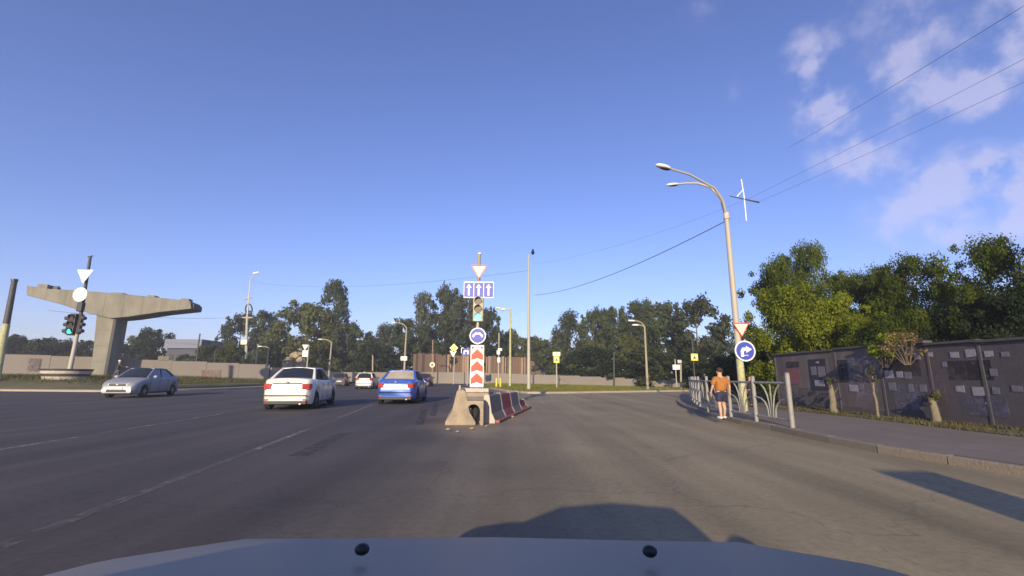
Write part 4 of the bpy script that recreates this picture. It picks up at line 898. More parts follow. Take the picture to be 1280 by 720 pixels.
# right side, near
g='trees behind the right wall'
T('dark deep bush between the railing and the dark wall end',930,437,505,31,74,'b',L_dark,near=True,group=g,z0=.1)
T('shadowy bush behind the lamp post foot',905,448,500,36,64,'b',L_dark,near=True,group=g,z0=.1)
T('dark shrub at the left end of the dark wall',958,430,505,23.5,58,'b',L_dark,near=True,group=g,z0=.1,seed=1)
T('leafy tree with twin tops over the left end of the dark wall',985,322,500,24,96,'r',L_near,near=True,group=g,seed=0)
T('tall pointed tree second from the left over the dark wall',1022,301,500,26,76,'r',L_near,near=True,group=g,seed=1)
T('bright yellow-green bush spilling over the dark wall',998,352,500,20.5,128,'b',L_bright,near=True,group=g,seed=0)
T('third yellow-green bush, rightmost and lowest of the bright ones over the wall',1108,392,500,17.5,80,'b',L_bright,near=True,group=g,seed=1)
T('second yellow-green bush right of the first over the wall',1062,364,500,19.5,118,'b',L_bright,near=True,group=g,seed=2)
T('mid-green tree behind the yellow-green bushes',1068,340,500,25,90,'r',L_near,near=True,group=g,seed=2)
T('darker tree over the middle of the dark wall',1112,335,500,21,84,'r',L_near,near=True,group=g,seed=0)
T('mid-green tree filling behind the dry twigs on the wall',1098,345,500,23,84,'r',L_near,near=True,group=g,seed=1,z0=.1)
T('feathery tall tree right of the middle of the wall',1160,316,500,19,110,'r',L_near,near=True,group=g,seed=1)
T('dark green bush hanging over the middle wall panels',1135,385,500,16.5,110,'b',L_near,near=True,group=g,seed=1)
T('green tree filling between the feathery tree and the right edge tree',1212,348,500,19,90,'r',L_near,near=True,group=g,seed=2,z0=.1)
T('dark tree behind the right wall panels',1215,372,500,16,110,'b',L_dark,near=True,group=g,seed=0)
T('large dark tree at the right edge of the view',1262,300,500,15.5,120,'r',L_near,near=True,group=g,seed=2)
T('deep green bush over the wall at the right edge',1285,365,500,13.8,120,'b',L_dark,near=True,group=g,seed=2)
T('tree beyond the right edge of the view',1400,270,500,13,150,'r',L_near,near=True,group=g,seed=0)
# dry brush over the wall
def sprig(label,u,v,Y,w,h,lm,n,seed,cat='branch',size=.07):
    b=P(u,v,Y); r=random.Random(seed); s=w*Y/565
    t=thing('branch_tuft',label,cat,(b.x,Y,b.z-h*Y/565*.5)); H=h*Y/565
    cs=[(r.uniform(-.5,.5)*s,r.uniform(-.2,.2),r.uniform(.1,1)*H) for _ in range(14)]
    me=leaf_mesh('tuft',cs,[.12*s+.04]*14,n,size,seed); me.materials.append(lm); o=bpy.data.objects.new('leaves',me); COL.objects.link(o); o.parent=t
    mb=MB()
    for c in cs: mb.tube([(c[0]*.2,0,-.2),(c[0]*.7,c[1],c[2]*.6),c],[.012,.007,.003],5)
    mb.obj('twigs',M_bark,t)
sprig('dry pale brown twigs with dead leaves hanging over the dark wall',1131,432,12.4,38,30,L_dry,900,3,size=.05)
sprig('yellow-green leafy shoot left of the dry twigs on the wall',1103,436,13.2,46,30,L_bright,1500,4)

# trunks in the verge by the wall
def stump(label,u,vb,vt,Y,r,m=M_limew,lean=.05,branches=2):
    b=P(u,vb,Y); z0=PH; top=P(u,vt,Y).z-z0; t=thing('young_tree',label,'tree',(b.x,Y,z0),0,'short trunks along the dark wall')
    rr=random.Random(label); pts=[(rr.uniform(-.03,.03),0,top*k/5) for k in range(6)]; pts[0]=(0,0,-.05)
    MB().tube(pts,[r*1.2,r*1.0,r*.95,r*.92,r*.8,r*.45],10).obj('trunk',m,t,smooth=70)
    for k in range(branches+1):
        a=rr.uniform(-1,1); hb=rr.uniform(.5,.95); MB().tube([(0,0,top*hb),(a*.10,-.03,top*(hb+.10)),(a*.20,-.06,top*(hb+.26)),(a*.24,-.08,top*(hb+.45))],[r*.30,r*.2,r*.13,r*.05],7).obj('branch',M_bark,t,smooth=70)
    cs=[(rr.uniform(-.16,.16),rr.uniform(-.12,.05),top*rr.uniform(.9,1.3)) for _ in range(9)]
    me=leaf_mesh('leaves',cs,[.07]*9,160,.05,len(label)); me.materials.append(L_far2); o=bpy.data.objects.new('leaves',me); COL.objects.link(o); o.parent=t
    return t
stump('short limewashed trunk between the black poster and papers, left of the three',1043,517,481,15.0,.10)
stump('thin leaning grey sapling stem against the dark wall, middle of the three',1098,524,470,13.2,.035,M_limew,branches=1)
stump('stubby pale mossy trunk before the right wall panels, right of the three',1171,527,498,12.0,.095)
# grass tufts
def grass(name,label,area,n,h,seed,m=M_blade):
    r=np.random.default_rng(seed); xs,ys,zs=area(r,n); n=len(xs)
    a=r.uniform(0,2*PI,n); hh=h*(.4+r.random(n)); w=.012+.010*r.random(n)*h/.12; lx=r.normal(size=n)*.35*hh; ly=r.normal(size=n)*.35*hh
    p=np.stack([xs,ys,zs],1); t=np.stack([np.cos(a),np.sin(a),0*a],1)*w[:,None]
    v=np.stack([p-t,p+t,p+np.stack([lx,ly,hh],1)],1).reshape(-1,3); me=bpy.data.meshes.new(name); me.from_pydata(v.tolist(),[],np.arange(3*n).reshape(-1,3).tolist()); me.materials.append(m)
    o=bpy.data.objects.new(name,me); COL.objects.link(o); o['kind']='stuff'; o['label']=label; o['category']='grass'; return o
M_blade_dry=leafmat('dry_blade',(.05,.05,.02),(.11,.10,.045),(.2,.17,.09))
def a_wall(r,n):
    y=r.uniform(6,18,n); c=9.78+.0*y; x=c+np.abs(r.normal(size=n))*.45; x2=np.where(r.random(n)<.5,WA.x+(y-WA.y)/(WB.y-WA.y)*(WB.x-WA.x)-.12-np.abs(r.normal(size=n))*.15,x)
    k=(np.sin(y*3.1)+np.sin(y*7.7+x*5)+np.sin(y*1.3))>-.6; return x2[k],y[k],np.full(k.sum(),PH)
grass('grass','thin dry grass growing in the soil strip along the dark wall',a_wall,5000,.07,1,M_blade_dry)
def a_isl(r,n):
    x=r.uniform(-3,22,n); y=r.uniform(36,80,n); poly=[(p.x,p.y) for p in gi]; ins=np.zeros(n,bool)
    for i in range(len(poly)):
        x1,y1=poly[i]; x2,y2=poly[i-1]; c=((y1>y)!=(y2>y))&(x<(x2-x1)*(y-y1)/(y2-y1+1e-9)+x1); ins^=c
    return x[ins],y[ins],np.full(ins.sum(),.13)
M_blade2=leafmat('island_grass_blade',(.10,.12,.02),(.19,.20,.04),(.30,.27,.09))
grass('grass','yellow-green mown grass on the island before the low wall',a_isl,60000,.14,2,M_blade2)
def a_left(r,n):
    x=r.uniform(-62,-26,n); y=r.uniform(34,60,n); lim=np.interp(x,[LWxy[0][0],LWxy[1][0],LWxy[2][0]],[LWxy[0][1],LWxy[1][1],LWxy[2][1]]); k=(y<lim-.1)&((y>35)|(x<-28))&((x<-27.5)|(y>48)); x=x[k];y=y[k]
    return x,y,np.array([lz(a,b) for a,b in zip(x,y)])
M_blade3=leafmat('verge_grass_blade',(.05,.06,.02),(.10,.105,.04),(.20,.17,.08))
grass('grass','rough weedy grass on the bank under the bridge pier',a_left,32000,.28,5,M_blade3)

# rubble mound and far building
mb=MB(); rr=random.Random(9)
cm=P(366,468,72)
t=thing('rubble_mound','pale mound of rubble rising behind the wall corner left of the white sedan','rubble mound',(cm.x,72,0))
for k in range(60):
    a=rr.uniform(-1,1); z=(1-abs(a)**1.3)*rr.uniform(.0,1)*4.6; s=rr.uniform(.4,.8)
    b=MB(); b.ball((a*2.6+.0,rr.uniform(-.6,1.5),z+.3),s,(1.1,1,.8),6,4); b.v=[tuple(Vector(v)+Vector((rr.uniform(-.2,.2),rr.uniform(-.2,.2),rr.uniform(-.2,.2)))) for v in b.v]; b.obj('boulder',M_rubble,t)
def far_building():
    a=P(205,462,96); b=P(247,462,96); q=lambda u,v:P(u,v,96)-Vector((a.x,96,0))
    t=thing('industrial_building','low grey-blue flat-roofed building behind the left wall','building',(a.x,96,0))
    w=b.x-a.x; h=q(205,435).z
    MB().box((w/2,4,h/2),(w,8,h)).obj('wall',M_darkroof,t); MB().box((w/2,3.9,h+.9),(w+.8,8.8,1.9)).obj('roof',M_bluewall,t)
    for k in range(4): MB().box((w*(.15+.23*k),-.04,h*.72),(1.0,.08,1.1)).obj('window',M_black,t)
    MB().box((w*.05,-.3,1.0+P(205,452,96).z),(.1,.1,.1)).obj('vent',M_bluewall,t)
far_building()
p=P(196,466,52)

# tag(MB().box((0,0,0),(1,1,1))...) left out: nothing more stands on that wall
for (u0,u1,v0,v1,lab) in [(198,211,445.5,450,'pale concrete offcut lying on top of the left wall')]:
    A,B=Vector(LWxy[1]),Vector(LWxy[2]); c0=on_line(u0,v0,A,B); c1=on_line(u1,v1,A,B)
    w=Vector((c1.x-c0.x,c1.y-c0.y,0)); f=(c0+c1)/2; tag(MB().box((0,0,0),(w.length,.3,abs(c0.z-c1.z)+.1)).obj('concrete_offcut',M_conc,loc=f,bevel=.02),lab,'concrete block').rotation_euler=(0,0,math.atan2(w.y,w.x))

# ------------------------------------------------------------------ wires
def wire(label,pts,r=.012,sag=0,group='overhead wires'):
    a,b=Vector(pts[0]),Vector(pts[1]); n=24; q=[a+(b-a)*k/n-Vector((0,0,sag*4*(k/n)*(1-k/n))) for k in range(n+1)]
    tag(MB().tube([p-a for p in q],r,5).obj('overhead_wire',M_wire,loc=a),label,'wire',group)
hang=P(932,250,23)
def nearend(u,v,Y): return P(u,v,Y)
def ext(a,b,t): return a+(b-a)*t
n1=P(1280,68,12.5); n2=P(1280,88,12.5)
wire('upper dark wire of the pair coming from the right edge to the hanging cross piece',(ext(hang,n1,1.8),hang),.006,.15)
wire('lower dark wire of the pair coming from the right edge to the hanging cross piece',(ext(hang,n2,1.8)+Vector((0,0,-.05)),hang+Vector((.6,0,-.15))),.006,.15)
wire('highest dark wire crossing the clouds at the top right corner',(ext(P(985,185,40),P(1280,2,16),1.5),P(985,185,40)),.012,.2)
wire('sagging wire from the lamp post collar to the tall thin mast',(P(906,277,15.6),P(668,369,38)),.016,.55)
wire('faint long wire from the hanging cross piece on to the tall thin mast',(hang,P(666,330,38)),.006,.5)
wire('faint wire from the bridge pier side to the utility pole',(P(60,388,82),P(303,397,80)),.03,.6)
wire('faint wire from the utility pole towards the tall thin mast',(P(313,352,80),P(662,338,38)),.012,1.2)
def hanger():
    Y=23; t=thing('wire_cross','pale hanging cross piece with a dark bar on the overhead wires','wire fitting',hang); q=lambda u,v,y=Y:P(u,v,y)-hang
    MB().tube([q(926.5,224),q(930,245),q(933,276)],.028,6).obj('rod',M_white,t)
    MB().tube([q(912,245),q(949,253)],[.02,.05],6).obj('bar',M_wire,t)
    MB().tube([q(921,246),q(928,238),q(930,242)],.03,6).obj('brace',M_white,t)
hanger()

# ------------------------------------------------------------------ cars
def car_mats(n,col,metal=0.0,rough=.32):
    return mat('car_paint_'+n,col,rough,metal=metal,var=.05,coat=.6,scale=1,dirt=tuple(c*.6+.04 for c in col),dirt_amt=.25,dirt_scale=2)
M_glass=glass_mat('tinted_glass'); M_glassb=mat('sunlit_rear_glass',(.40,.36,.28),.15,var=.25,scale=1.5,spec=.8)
M_tail=mat('tail_light_red',(.30,.014,.012),.25,var=.1,spec=.8); M_head=mat('headlight_clear',(.75,.76,.74),.12,var=.1,spec=.9)
M_rim=mat('wheel_rim',(.35,.35,.36),.35,metal=.7,var=.1); M_plate=mat('number_plate',(.75,.75,.73),.5,var=.03)
M_under=mat('underbody',(.012,.012,.013),.9,var=.1)
def lerp(tab,s):
    for (a,x),(b,y) in zip(tab,tab[1:]):
        if a<=s<=b: return x+(y-x)*(s-a)/(b-a)
    return tab[0][1] if s<tab[0][0] else tab[-1][1]
def build_car(label,paint,loc,rz,L=4.35,W=1.70,H=1.46,style='sedan',rearglass=None,front_detail=True,group='cars on the road',own=False,cat='car',hood=None):
    """local: +Y is forward, origin at the ground under the middle"""
    t=thing('hatchback_car' if style=='hatch' else ('sedan_car' if style=='sedan' else 'estate_car'),label,cat,loc,rz,group)
    hl=L/2; k=H/1.46
    wb=(.80 if style!='hatch' else .66, L-.85)     # axle positions from rear
    if style=='hatch': top=[(0,.62),(.03,.78),(.10,.93),(.35,.97),(L-1.35,.96),(L-.55,.84),(L-.18,.72),(L-.04,.60),(L,.50)]
    else: top=[(0,.60),(.02,.80),(.07,.97),(.16,1.02),(.75,1.035),(1.2,1.0),(L-1.45,.965),(L-.9,.90),(L-.5,.82),(L-.16,.71),(L-.04,.60),(L,.50)]
    if hood: top=[p for p in top if p[0]<L-1.5]+hood
    top=[(s,z*k) for s,z in top]
    Ra=.345; rw=.305
    ss=sorted(set([0,.015,.04,.08,.14,.22,.32,L,L-.012,L-.04,L-.08,L-.14,L-.22,L-.32]+[round(x,3) for x in np.arange(.4,L-.35,.09)]+[round(c+Ra*math.cos(a),3) for c in wb for a in [PI*i/10 for i in range(11)]]+[round(c+e*(Ra+.012),3) for c in wb for e in(-1,1)]))
    prof=[(0,.93),(.10,.975),(.35,1.0),(.6,1.0),(.82,.985),(.95,.955),(1.0,.91)]
    deck=[(.84,.018),(.62,.038),(.34,.05),(0,.055)]
    rings=[]
    for s in ss:
        e=min(s,L-s); pw=1-(.20 if not own else .13)*max(0,1-e/(.55 if not own else .4))**2.4-(.05 if not own else .015)*max(0,1-e/1.4)
        w=W/2*pw; zb=.20+ (.05*max(0,1-e/.25))
        for c in wb:
            if abs(s-c)<=Ra: zb=max(zb,rw+math.sqrt(max(0,Ra*Ra-(s-c)**2)))
        zt=lerp(top,s); pts=[]
        zt=max(zt,zb+.02)
        for f,g_ in prof:
            z=zb+(zt-zb)*f; yb=0
            pts.append((w*g_,s-hl,z))
        dk=1 if s>.1 and s<L-.03 else .25
        for f,dz in deck: pts.append((w*f,s-hl,zt+dz*dk+(.010 if own and f==.62 else 0)))
        rings.append(pts)
    n=len(rings[0]); mb=MB(); vs=[]
    for r_ in rings: vs+= r_+[(-x,y,z) for x,y,z in r_[-2::-1]]
    m_=2*n-1; fs=[]
    for i in range(len(rings)-1):
        for j in range(m_-1): fs.append((i*m_+j,i*m_+j+1,(i+1)*m_+j+1,(i+1)*m_+j))
    fs.append(tuple(range(m_))); fs.append(tuple(range((len(rings)-1)*m_,len(rings)*m_))[::-1])
    mb.add(vs,fs); body=mb.obj('body',paint,t,smooth=38,fix=True)
    MB().box((0,0,.36),(W*.66,L-.3,.36)).obj('underbody',M_under,t)
    MB().box((0,-hl+.02,.26),(W*.8,.12,.12)).obj('rear_bumper_lip',M_black,t,bevel=.02)
    # greenhouse
    zb=.985*k; zr=H-.03; 
    if style=='sedan': yb0,yb1=-hl+.62,hl-1.15; yr0,yr1=-hl+1.30,hl-1.95
    elif style=='hatch': yb0,yb1=-hl+.10,hl-1.05; yr0,yr1=-hl+.42,hl-1.75
    else: yb0,yb1=-hl+.10,hl-1.15; yr0,yr1=-hl+.35,hl-1.95
    xb=W/2*.90; xr=W/2*(.70 if not own else .60)
    B=[(-xb*.94,yb0,zb),(xb*.94,yb0,zb),(xb*.92,yb1,zb-.03),(-xb*.92,yb1,zb-.03)]; T_=[(-xr*.92,yr0,zr-.03),(xr*.92,yr0,zr-.03),(xr*.92,yr1,zr-.02),(-xr*.92,yr1,zr-.02)]
    B=[Vector(b) for b in B];T_=[Vector(b) for b in T_]
    def quad(b0,b1,t1,t0,bulge,inset,nu=6,nv=4):
        nn=(b1-b0).cross(t0-b0).normalized(); g=MB(); vs=[]
        for j in range(nv+1):
            for i in range(nu+1):
                f=i/nu;h=j/nv; p=(b0*(1-f)+b1*f)*(1-h)+(t0*(1-f)+t1*f)*h
                vs.append(p+nn*bulge*(4*f*(1-f)))
        g.add(vs,[(j*(nu+1)+i,j*(nu+1)+i+1,(j+1)*(nu+1)+i+1,(j+1)*(nu+1)+i) for j in range(nv) for i in range(nu)]); return g
    rg=rearglass or M_glass
    quad(B[0],B[1],T_[1],T_[0],.05,0).obj('rear_window',rg,t,smooth=60)
    quad(B[2],B[3],T_[3],T_[2],.07,0).obj('windscreen',M_glass,t,smooth=60)
    for (b0,b1,t1,t0) in ((B[1],B[2],T_[2],T_[1]),(B[3],B[0],T_[0],T_[3])):
        # two panes split by the B pillar
        f0=.50; mb0=b0*(1-f0)+b1*f0; mt0=t0*(1-f0)+t1*f0
        quad(b0,mb0,mt0,t0,.0,0,3,3).obj('side_window',M_glass,t); quad(mb0,b1,t1,mt0,.0,0,3,3).obj('side_window',M_glass,t)
        MB().tube([mb0,mt0],.028,6).obj('door_pillar',M_black,t)
    # roof with crown
    g=MB(); nu,nv=8,8; vs=[]
    for j in range(nv+1):
        for i in range(nu+1):
            f=i/nu;h=j/nv; p=(T_[0]*(1-f)+T_[1]*f)*(1-h)+(T_[3]*(1-f)+T_[2]*f)*h
            vs.append(p+Vector(((.02 if f>.99 else -.02 if f<.01 else 0),0,.055*(1-(2*f-1)**4)*(.45+.55*math.sin(PI*min(1,max(0,.1+.8*h)))))))
    g.add(vs,[(j*(nu+1)+i,j*(nu+1)+i+1,(j+1)*(nu+1)+i+1,(j+1)*(nu+1)+i) for j in range(nv) for i in range(nu)]); g.obj('roof',paint,t,smooth=60)
    for b,tt,r_ in ((B[0],T_[0],.055),(B[1],T_[1],.055),(B[2],T_[2],.035),(B[3],T_[3],.035)): MB().tube([b,b*.5+tt*.5+Vector((0,0,.015)),tt],[r_*1.2,r_,r_*.8],8).obj('pillar',paint,t,smooth=60)
    for s_ in(0,1):
        a,bb=(T_[0],T_[3]) if s_==0 else (T_[1],T_[2]); MB().tube([a,a*.5+bb*.5+Vector((0,0,.02)),bb],.032,8).obj('roof_rail',paint,t,smooth=60)
    MB().tube([T_[0],T_[0]*.5+T_[1]*.5+Vector((0,0,.04)),T_[1]],.03,8).obj('rear_header',paint,t,smooth=60); MB().tube([T_[3],T_[3]*.5+T_[2]*.5+Vector((0,.0,.04)),T_[2]],.03,8).obj('front_header',paint,t,smooth=60)
    # lights, plates, trim
    zl=.80*k
    for sx in(-1,1):
        q=MB(); z0,z1=(zl-.13,zl+.09) if style!='hatch' else (zl-.05,zl+.22)
        x0,x1=W/2*.58,W/2*.86
        q.add([(sx*x0,-hl-.012,z0+.03),(sx*x1,-hl+.03,z0),(sx*(x1+.05),-hl+.24,z0+.06),(sx*(x1+.04),-hl+.20,z1),(sx*x1,-hl+.03,z1),(sx*x0,-hl-.008,z1-.01),
               (sx*x0*.98,-hl+.12,z0+.03),(sx*x0*.98,-hl+.12,z1-.01)],[(0,1,4,5),(1,2,3,4),(5,4,3,7),(0,6,2,1),(0,5,7,6)])
        q.obj('tail_light',M_tail,t,bevel=.012,fix=True)
        q=MB(); x0,x1=W/2*.44,W/2*.83
        q.add([(sx*x0,hl+.012,.58*k),(sx*x1,hl-.10,.60*k),(sx*(x1+.045),hl-.42,.70*k),(sx*x1,hl-.33,.76*k),(sx*x0,hl-.03,.68*k),(sx*x0,hl-.2,.60*k)],[(0,1,3,4),(1,2,3),(0,4,5)])
        q.obj('headlight',M_head,t,fix=True,bevel=.01)
        MB().box((sx*(W/2*.62),hl-.02,.36*k),(.26,.09,.12)).obj('fog_light',M_head,t,bevel=.02)
        m=MB().ball((sx*(W/2+.07),yb1-.30,zb+.02),.12,(.95,.55,.72),10,7).obj('door_mirror',paint,t,smooth=70)
        for j,yy in enumerate((-.15,.0)):
            MB().box((sx*(W/2-.005),(-.48 if j==0 else .5)-.05,.83*k),(.03,.17,.03)).obj('door_handle',paint,t,bevel=.008)
        for yy in (-.75+.03,.12,hl-1.22):
            MB().box((sx*(W/2*.994),yy,.60*k),(.012,.012,.62)).obj('door_seam',M_under,t)
        MB().box((sx*(W/2*.975),-.0,.25),(.05,wb[1]-wb[0]-.9,.09)).obj('sill',M_black,t,bevel=.02)
        for c in wb:
            x=sx*(W/2-.115); y=c-hl; tt=MB(); 
            n_=24; pr=[(.19,-.10),(.27,-.105),(rw,-.08),(rw,.08),(.27,.105),(.19,.10)]
            tt.add([(x+sx*a,y+r_*math.cos(2*PI*i/n_),rw+r_*math.sin(2*PI*i/n_)) for r_,a in pr for i in range(n_)],[(j*n_+i,j*n_+(i+1)%n_,(j+1)*n_+(i+1)%n_,(j+1)*n_+i) for j in range(5) for i in range(n_)])
            wv=thing_part=tt.obj('wheel',M_rubber,t,smooth=50,fix=True)
            rm=MB(); rm.cyl((x-sx*.05,y,rw),(x+sx*.075,y,rw),.20,.195,n=20)
            rm.obj('rim',M_rim,wv,smooth=30)
            hb=MB()
            for i in range(7):
                a=2*PI*i/7; hb.box((0,0,0),(.02,.05,.07),m=Matrix.Translation((x+sx*.078,y+.13*math.cos(a),rw+.13*math.sin(a)))@Matrix.Rotation(a,4,'X'))
            hb.obj('rim_vent',M_under,wv)
    if style!='hatch': MB().box((0,-hl-.008,.78*k),(.54,.02,.13)).obj('number_plate',M_plate,t)
    else: MB().box((0,-hl-.008,.55*k),(.52,.02,.12)).obj('number_plate',M_plate,t)
    MB().box((0,-hl-.004,.90*k if style!='hatch' else .66),(W*.56 if style!='hatch' else .5,.02,.02)).obj('boot_trim',M_under if style!='hatch' else M_black,t)
    MB().tube([(W*.28,-hl+.05,.22),(W*.28,-hl-.05,.22)],.03,8).obj('exhaust',M_galv,t,smooth=40)
    MB().ball((0,-hl-.01,.93*k if style!='hatch' else .80),.045,(1,.35,.8),8,5).obj('badge',M_rim,t)
    MB().cyl((0,yr0+.1,zr+.02),(0,yr0-.06,zr+.20),.006,n=5).obj('aerial',M_black,t)
    for sx in(-1,1): MB().box((sx*W*.36,-hl-.006,.36),(.14,.02,.05)).obj('reflector',M_tail,t)
    MB().box((0,-hl-.012,.50),(W*.80,.06,.035)).obj('bumper_line',M_under,t,bevel=.01)
    if not own:
        MB().box((0,hl+.0,.62*k),(W*.40,.05,.07)).obj('grille',M_black,t,bevel=.015); MB().box((0,hl-.0,.34*k),(W*.52,.06,.12)).obj('lower_grille',M_black,t,bevel=.02)
        MB().box((0,hl+.022,.47*k),(.52,.02,.11)).obj('number_plate',M_plate,t); MB().ball((0,hl+.03,.63*k),.05,(1.2,.3,.8),8,5).obj('badge',M_rim,t)
        MB().tube([B[3]+Vector((.1,.02,.04)),B[3]*.45+B[2]*.55+Vector((0,.05,.12))],.012,5).obj('wiper',M_black,t)
    return t
M_pw=car_mats('white',(.74,.71,.64)); M_pb=car_mats('blue',(.045,.12,.52),.25,.3); M_ps=mat('car_paint_silver',(.27,.29,.34),.42,metal=.15,var=.05,scale=1,dirt=(.2,.19,.18),dirt_amt=.35,dirt_scale=2); M_pd=car_mats('dark_red',(.045,.02,.028)); M_pk=car_mats('dark_grey',(.05,.055,.07)); M_po=mat('car_paint_own',(.27,.245,.20),.5,metal=.3,var=.05,scale=1,dirt=(.2,.2,.22),dirt_amt=.25,dirt_scale=3)
hd=math.atan2(.17,1)
def place_rear(u,v,Y=None): return G(u,v)
pw=G(363,513.5); 
build_car('white sedan seen from behind with red tail lights in the left lane',M_pw,(pw.x-.62,pw.y+2.25,0),hd,4.4,1.74,1.50)
pb=G(502,507.5)
build_car('blue sedan seen from behind left of the splitter island',M_pb,(pb.x-.62,pb.y+3.0,0),R(3),4.3,1.74,1.47,rearglass=M_glassb)
ps=G(178,497)
build_car('silver sedan coming the other way with its headlights towards us below the bridge pier',M_ps,(ps.x-1.15,ps.y+1.35,0),R(180)+R(11),4.4,1.72,1.54)
ph=G(451,486.5)
build_car('small white hatchback far ahead between the white and blue sedans',M_pw,(ph.x,ph.y+1.8,0),R(8),3.9,1.66,1.46,'hatch')
ph=G(528,483); build_car('small dark red hatchback far ahead at the right of the blue sedan',M_pd,(ph.x,ph.y+1.8,0),R(4),3.8,1.66,1.5,'hatch')
ph=G(424,483); build_car('dark grey car far ahead partly hidden by the white sedan',M_pk,(ph.x-.6,ph.y+2,0),R(14),3.9,1.68,1.46,'hatch')
ph=G(436,484); build_car('little white car far ahead between the dark grey car and the white hatchback',M_pw,(ph.x+.1,ph.y+6,0),R(10),3.9,1.66,1.42,'hatch')
# own car: hood in the foreground, its roof casts the shadow ahead
Lo=4.2; front=1.33
hood=[(Lo-1.45,.945),(Lo-1.1,.912),(Lo-.7,.868),(Lo-.35,.812),(Lo-.18,.772),(Lo-.08,.72),(Lo-.02,.6),(Lo,.5)]
own=build_car('silver-blue car we ride in, its bonnet across the bottom of the view',M_po,(-.04,front-Lo/2,0),0,Lo,1.86,1.47,'sedan',own=True,hood=hood,group='own car')
def nozzles():
    for x in (-.246,.232):
        n=MB().ball((0,0,0),.0115,(1.1,1.0,.8),10,6); o=n.obj('washer_nozzle',M_black,own,smooth=60); o.location=(x+.04,.815-(front-Lo/2),.917)
nozzles()
# unseen guessed sign, added behind the camera to shadow the road at right
t=thing('sign_post','square road sign on a post standing behind the camera','road sign',(3.05,-4.5,0)); MB().cyl((0,0,0),(0,.05,2.9),.05,n=8).obj('post',M_galv,t); plate(rect(.72,.8),-.03,.03,c=(0,0,2.65)).obj('plate',M_signback,t,fix=True)

# ------------------------------------------------------------------ people
def skin_obj(name,verts,edges,radii,m,parent,sub=2,root=0):
    me=bpy.data.meshes.new(name); me.from_pydata(verts,edges,[]); me.materials.append(m); o=bpy.data.objects.new(name,me); COL.objects.link(o); o.parent=parent
    sk=o.modifiers.new('skin','SKIN'); sk.use_smooth_shade=True
    lay=me.skin_vertices[0].data
    for i,r_ in enumerate(radii): lay[i].radius=r_ if isinstance(r_,tuple) else (r_,r_)
    lay[root].use_root=True
    s=o.modifiers.new('sub','SUBSURF'); s.levels=sub; s.render_levels=sub
    return o
M_skin=mat('skin',(.48,.30,.20),.6,var=.08); M_skin2=mat('skin_shade',(.36,.20,.13),.6,var=.08); M_hair=mat('dark_hair',(.035,.022,.015),.8,var=.3,scale=30)
M_org=mat('orange_shirt',(.33,.135,.03),.85,var=.15,scale=9,bump=.3,bscale=12); M_navy=mat('navy_shorts',(.022,.022,.06),.85,var=.2); M_shoe=mat('white_shoe',(.65,.63,.6),.7,var=.1)
M_jack=mat('dark_jacket',(.02,.02,.028),.85,var=.2); M_trou=mat('grey_trousers',(.06,.06,.075),.85,var=.2); M_capw=mat('white_cap',(.7,.68,.63),.8,var=.05)
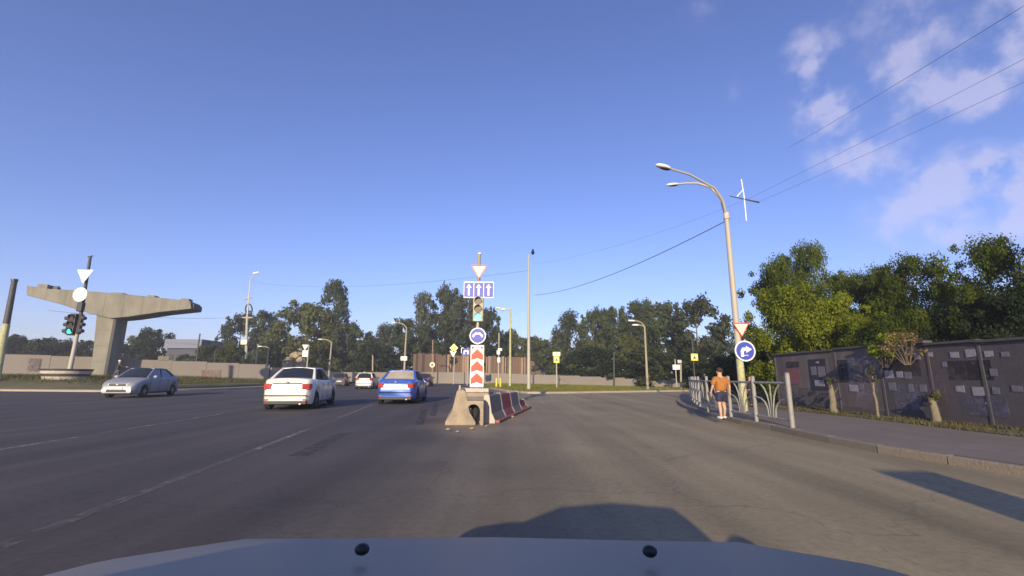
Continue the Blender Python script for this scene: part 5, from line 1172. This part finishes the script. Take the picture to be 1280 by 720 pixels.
def person(label,loc,rz,H,shirt,trousers,shoe,skin,hair,stride=.12,shorts=True,longsleeve=False,lean=0,cap=None,arm=None,wide=1.0):
    t=thing('person',label,'person',loc,rz,None,(H/1.75*wide,H/1.75*wide,H/1.75))
    V=[];E=[];Rr=[]
    def v(p,r_,par=None):
        V.append(p);Rr.append(r_); 
        if par is not None: E.append((par,len(V)-1))
        return len(V)-1
    lz_=lean
    pel=v((0,0,.94),(.13,.09)); wa=v((0,lz_*.3,1.10),(.125,.085),pel); ch=v((0,lz_*.7,1.30),(.15,.10),wa); nk=v((0,lz_,1.45),(.06,.06),ch); hd0=v((0,lz_+.01,1.54),(.062,.07),nk); hd1=v((0,lz_+.02,1.63),(.078,.092),hd0); hd2=v((0,lz_+.01,1.70),(.06,.075),hd1)
    legs=[]
    for s in(-1,1):
        st=stride*s
        hp=v((s*.09,0,.88),(.085,.09),pel); kn=v((s*.10,st*.6+.02,.49),(.052,.056),hp); cf=v((s*.105,st*.55-.01,.36),(.05,.055),kn); an=v((s*.11,st*.9,.09),(.034,.036),cf); fo=v((s*.12,st*.9+.10,.04),(.038,.03),an); v((s*.125,st*.9+.17,.03),(.03,.022),fo)
        sh=v((s*.17,lz_*.8,1.39),(.062,.06),ch)
        if arm and s==1: el=v((.36,.10,1.22),(.042,.042),sh); wr=v((.56,.26,1.20),(.028,.03),el); dirn=Vector((.75,.6,0))
        else: el=v((s*.245,lz_*.5-.03-st*.3,1.13),(.042,.042),sh); wr=v((s*.27,.04-st*.5,.90),(.027,.03),el); dirn=Vector((0,.12,-1))
        dirn=dirn.normalized(); wp=Vector(V[wr]); pa=v(tuple(wp+dirn*.07),(.022,.038),wr)
        pp_=Vector(V[pa]); sd=Vector((0,1,0)) if abs(dirn.z)>.5 else Vector((0,0,1))
        for q,l in((-.027,.06),(-.009,.075),(.009,.07),(.027,.055)):
            a=v(tuple(pp_+sd*q+dirn*.035),.009,pa); b=v(tuple(pp_+sd*q+dirn*(.035+l*.55)),.0085,a); v(tuple(pp_+sd*q+dirn*(.03+l)+Vector((-s*.015,0,0))),.0075,b)
        a=v(tuple(wp+dirn*.04+sd*.035),.011,wr); v(tuple(wp+dirn*.075+sd*.055),.009,a)
    skin_obj('body',V,E,Rr,skin,t,1)
    # shirt
    V2=[(0,.0,.90),(0,lz_*.3,1.10),(0,lz_*.7,1.30),(0,lz_*.95,1.425)]; E2=[(0,1),(1,2),(2,3)]; R2=[(.19,.15),(.185,.15),(.20,.15),(.085,.08)]
    for s in(-1,1):
        st=stride*s; i=len(V2); V2.append((s*.17,lz_*.8,1.385)); R2.append((.082,.08)); E2.append((2,i))
        if arm and s==1: V2.append((.36,.10,1.22)); E2.append((i,i+1)); R2.append((.06,.06)); 
        else: V2.append((s*.25,lz_*.6-.02-st*.22,1.14)); E2.append((i,i+1)); R2.append((.078,.078))
        if longsleeve:
            if arm and s==1: V2.append((.55,.25,1.20))
            else: V2.append((s*.268,.03-st*.48,.93))
            E2.append((i+1,i+2)); R2.append((.042,.042))
    skin_obj('shirt' if not longsleeve else 'jacket',V2,E2,R2,shirt,t,2,0)
    V3=[(0,0,.97),(0,0,.90)];E3=[(0,1)];R3=[(.14,.11),(.15,.115)]
    for s in(-1,1):
        st=stride*s; i=len(V3); V3+=[(s*.095,st*.1,.80),(s*.105,st*.5,.56)]; E3+=[(1,i),(i,i+1)]; R3+=[(.098,.10),(.088,.092)]
        if not shorts: V3.append((s*.11,st*.88,.12)); E3.append((i+1,i+2)); R3.append((.062,.07))
    skin_obj('shorts' if shorts else 'trousers',V3,E3,R3,trousers,t,2,0)
    for s in(-1,1):
        st=stride*s; MB().ball((s*.12,st*.9+.07,.045),.06,(.8,2.3,.85),10,6).obj('shoe',shoe,t,smooth=60)
    hc=cap or hair
    hm=MB().ball((0,lz_-.005,1.675),.098,(.88,1.08,1.0),14,9); hm.v=[(x,y,max(z,1.62+(.05 if y>lz_+.04 else -.05 if y<lz_-.05 else 0))) for x,y,z in hm.v]; hm.obj('cap' if cap else 'hair',hc,t,smooth=70)
    for s in(-1,1):
        MB().ball((s*.086,lz_+.005,1.61),.022,(.4,.8,1.3),8,5).obj('ear',skin,t,smooth=60); MB().ball((s*.032,lz_+.095,1.635),.012,(1,.6,.7),8,5).obj('eye',M_hair,t)
    MB().ball((0,lz_+.112,1.605),.018,(.7,1,1.2),8,5).obj('nose',skin,t,smooth=60); MB().ball((0,lz_+.098,1.565),.02,(1.3,.4,.3),8,5).obj('mouth',M_tail,t)
    return t
pm=G(904,523.5,PH); Hm=P(902,460,pm.y).z
person('man from behind in orange shirt and navy shorts, walking along the kerb by the railing',(pm.x,pm.y,PH),R(8),Hm-PH,M_org,M_navy,M_shoe,M_skin,M_hair,.10,wide=1.2)
p2=G(938,512,PH); person('dark-clothed person half hidden behind the railing and the lamp post',(P(939,500,17.8).x,17.8,PH),R(200),P(939,469,17.8).z-PH,M_jack,M_jack,M_black,M_skin2,M_hair,.1,False,True)
z3=.45; Y3=36.0; x3=P(146,466,Y3).x
person('figure in dark jacket and white cap reaching sideways beside the pier column',(x3,Y3,lz(x3,Y3)),R(-20),P(146,450,Y3).z-lz(x3,Y3),M_jack,M_trou,M_black,M_skin2,M_hair,.16,False,True,.08,M_capw,True)

# ------------------------------------------------------------------ thin morning haze
HX=MB().box((0,0,0),(620,620,32)); hz_m=bpy.data.materials.new('haze'); hz_m.use_nodes=True; nt=hz_m.node_tree; nt.nodes.clear()
ho=nt.nodes.new('ShaderNodeOutputMaterial'); hv=nt.nodes.new('ShaderNodeVolumePrincipled'); hv.inputs['Density'].default_value=.0012; hv.inputs['Color'].default_value=(.93,.96,1,1); hv.inputs['Anisotropy'].default_value=.2
nt.links.new(hv.outputs[0],ho.inputs['Volume']); hzo=HX.obj('haze',hz_m,loc=(0,60,14.9)); hzo['kind']='stuff'; hzo['label']='thin pale morning haze over the whole junction'; hzo['category']='haze'
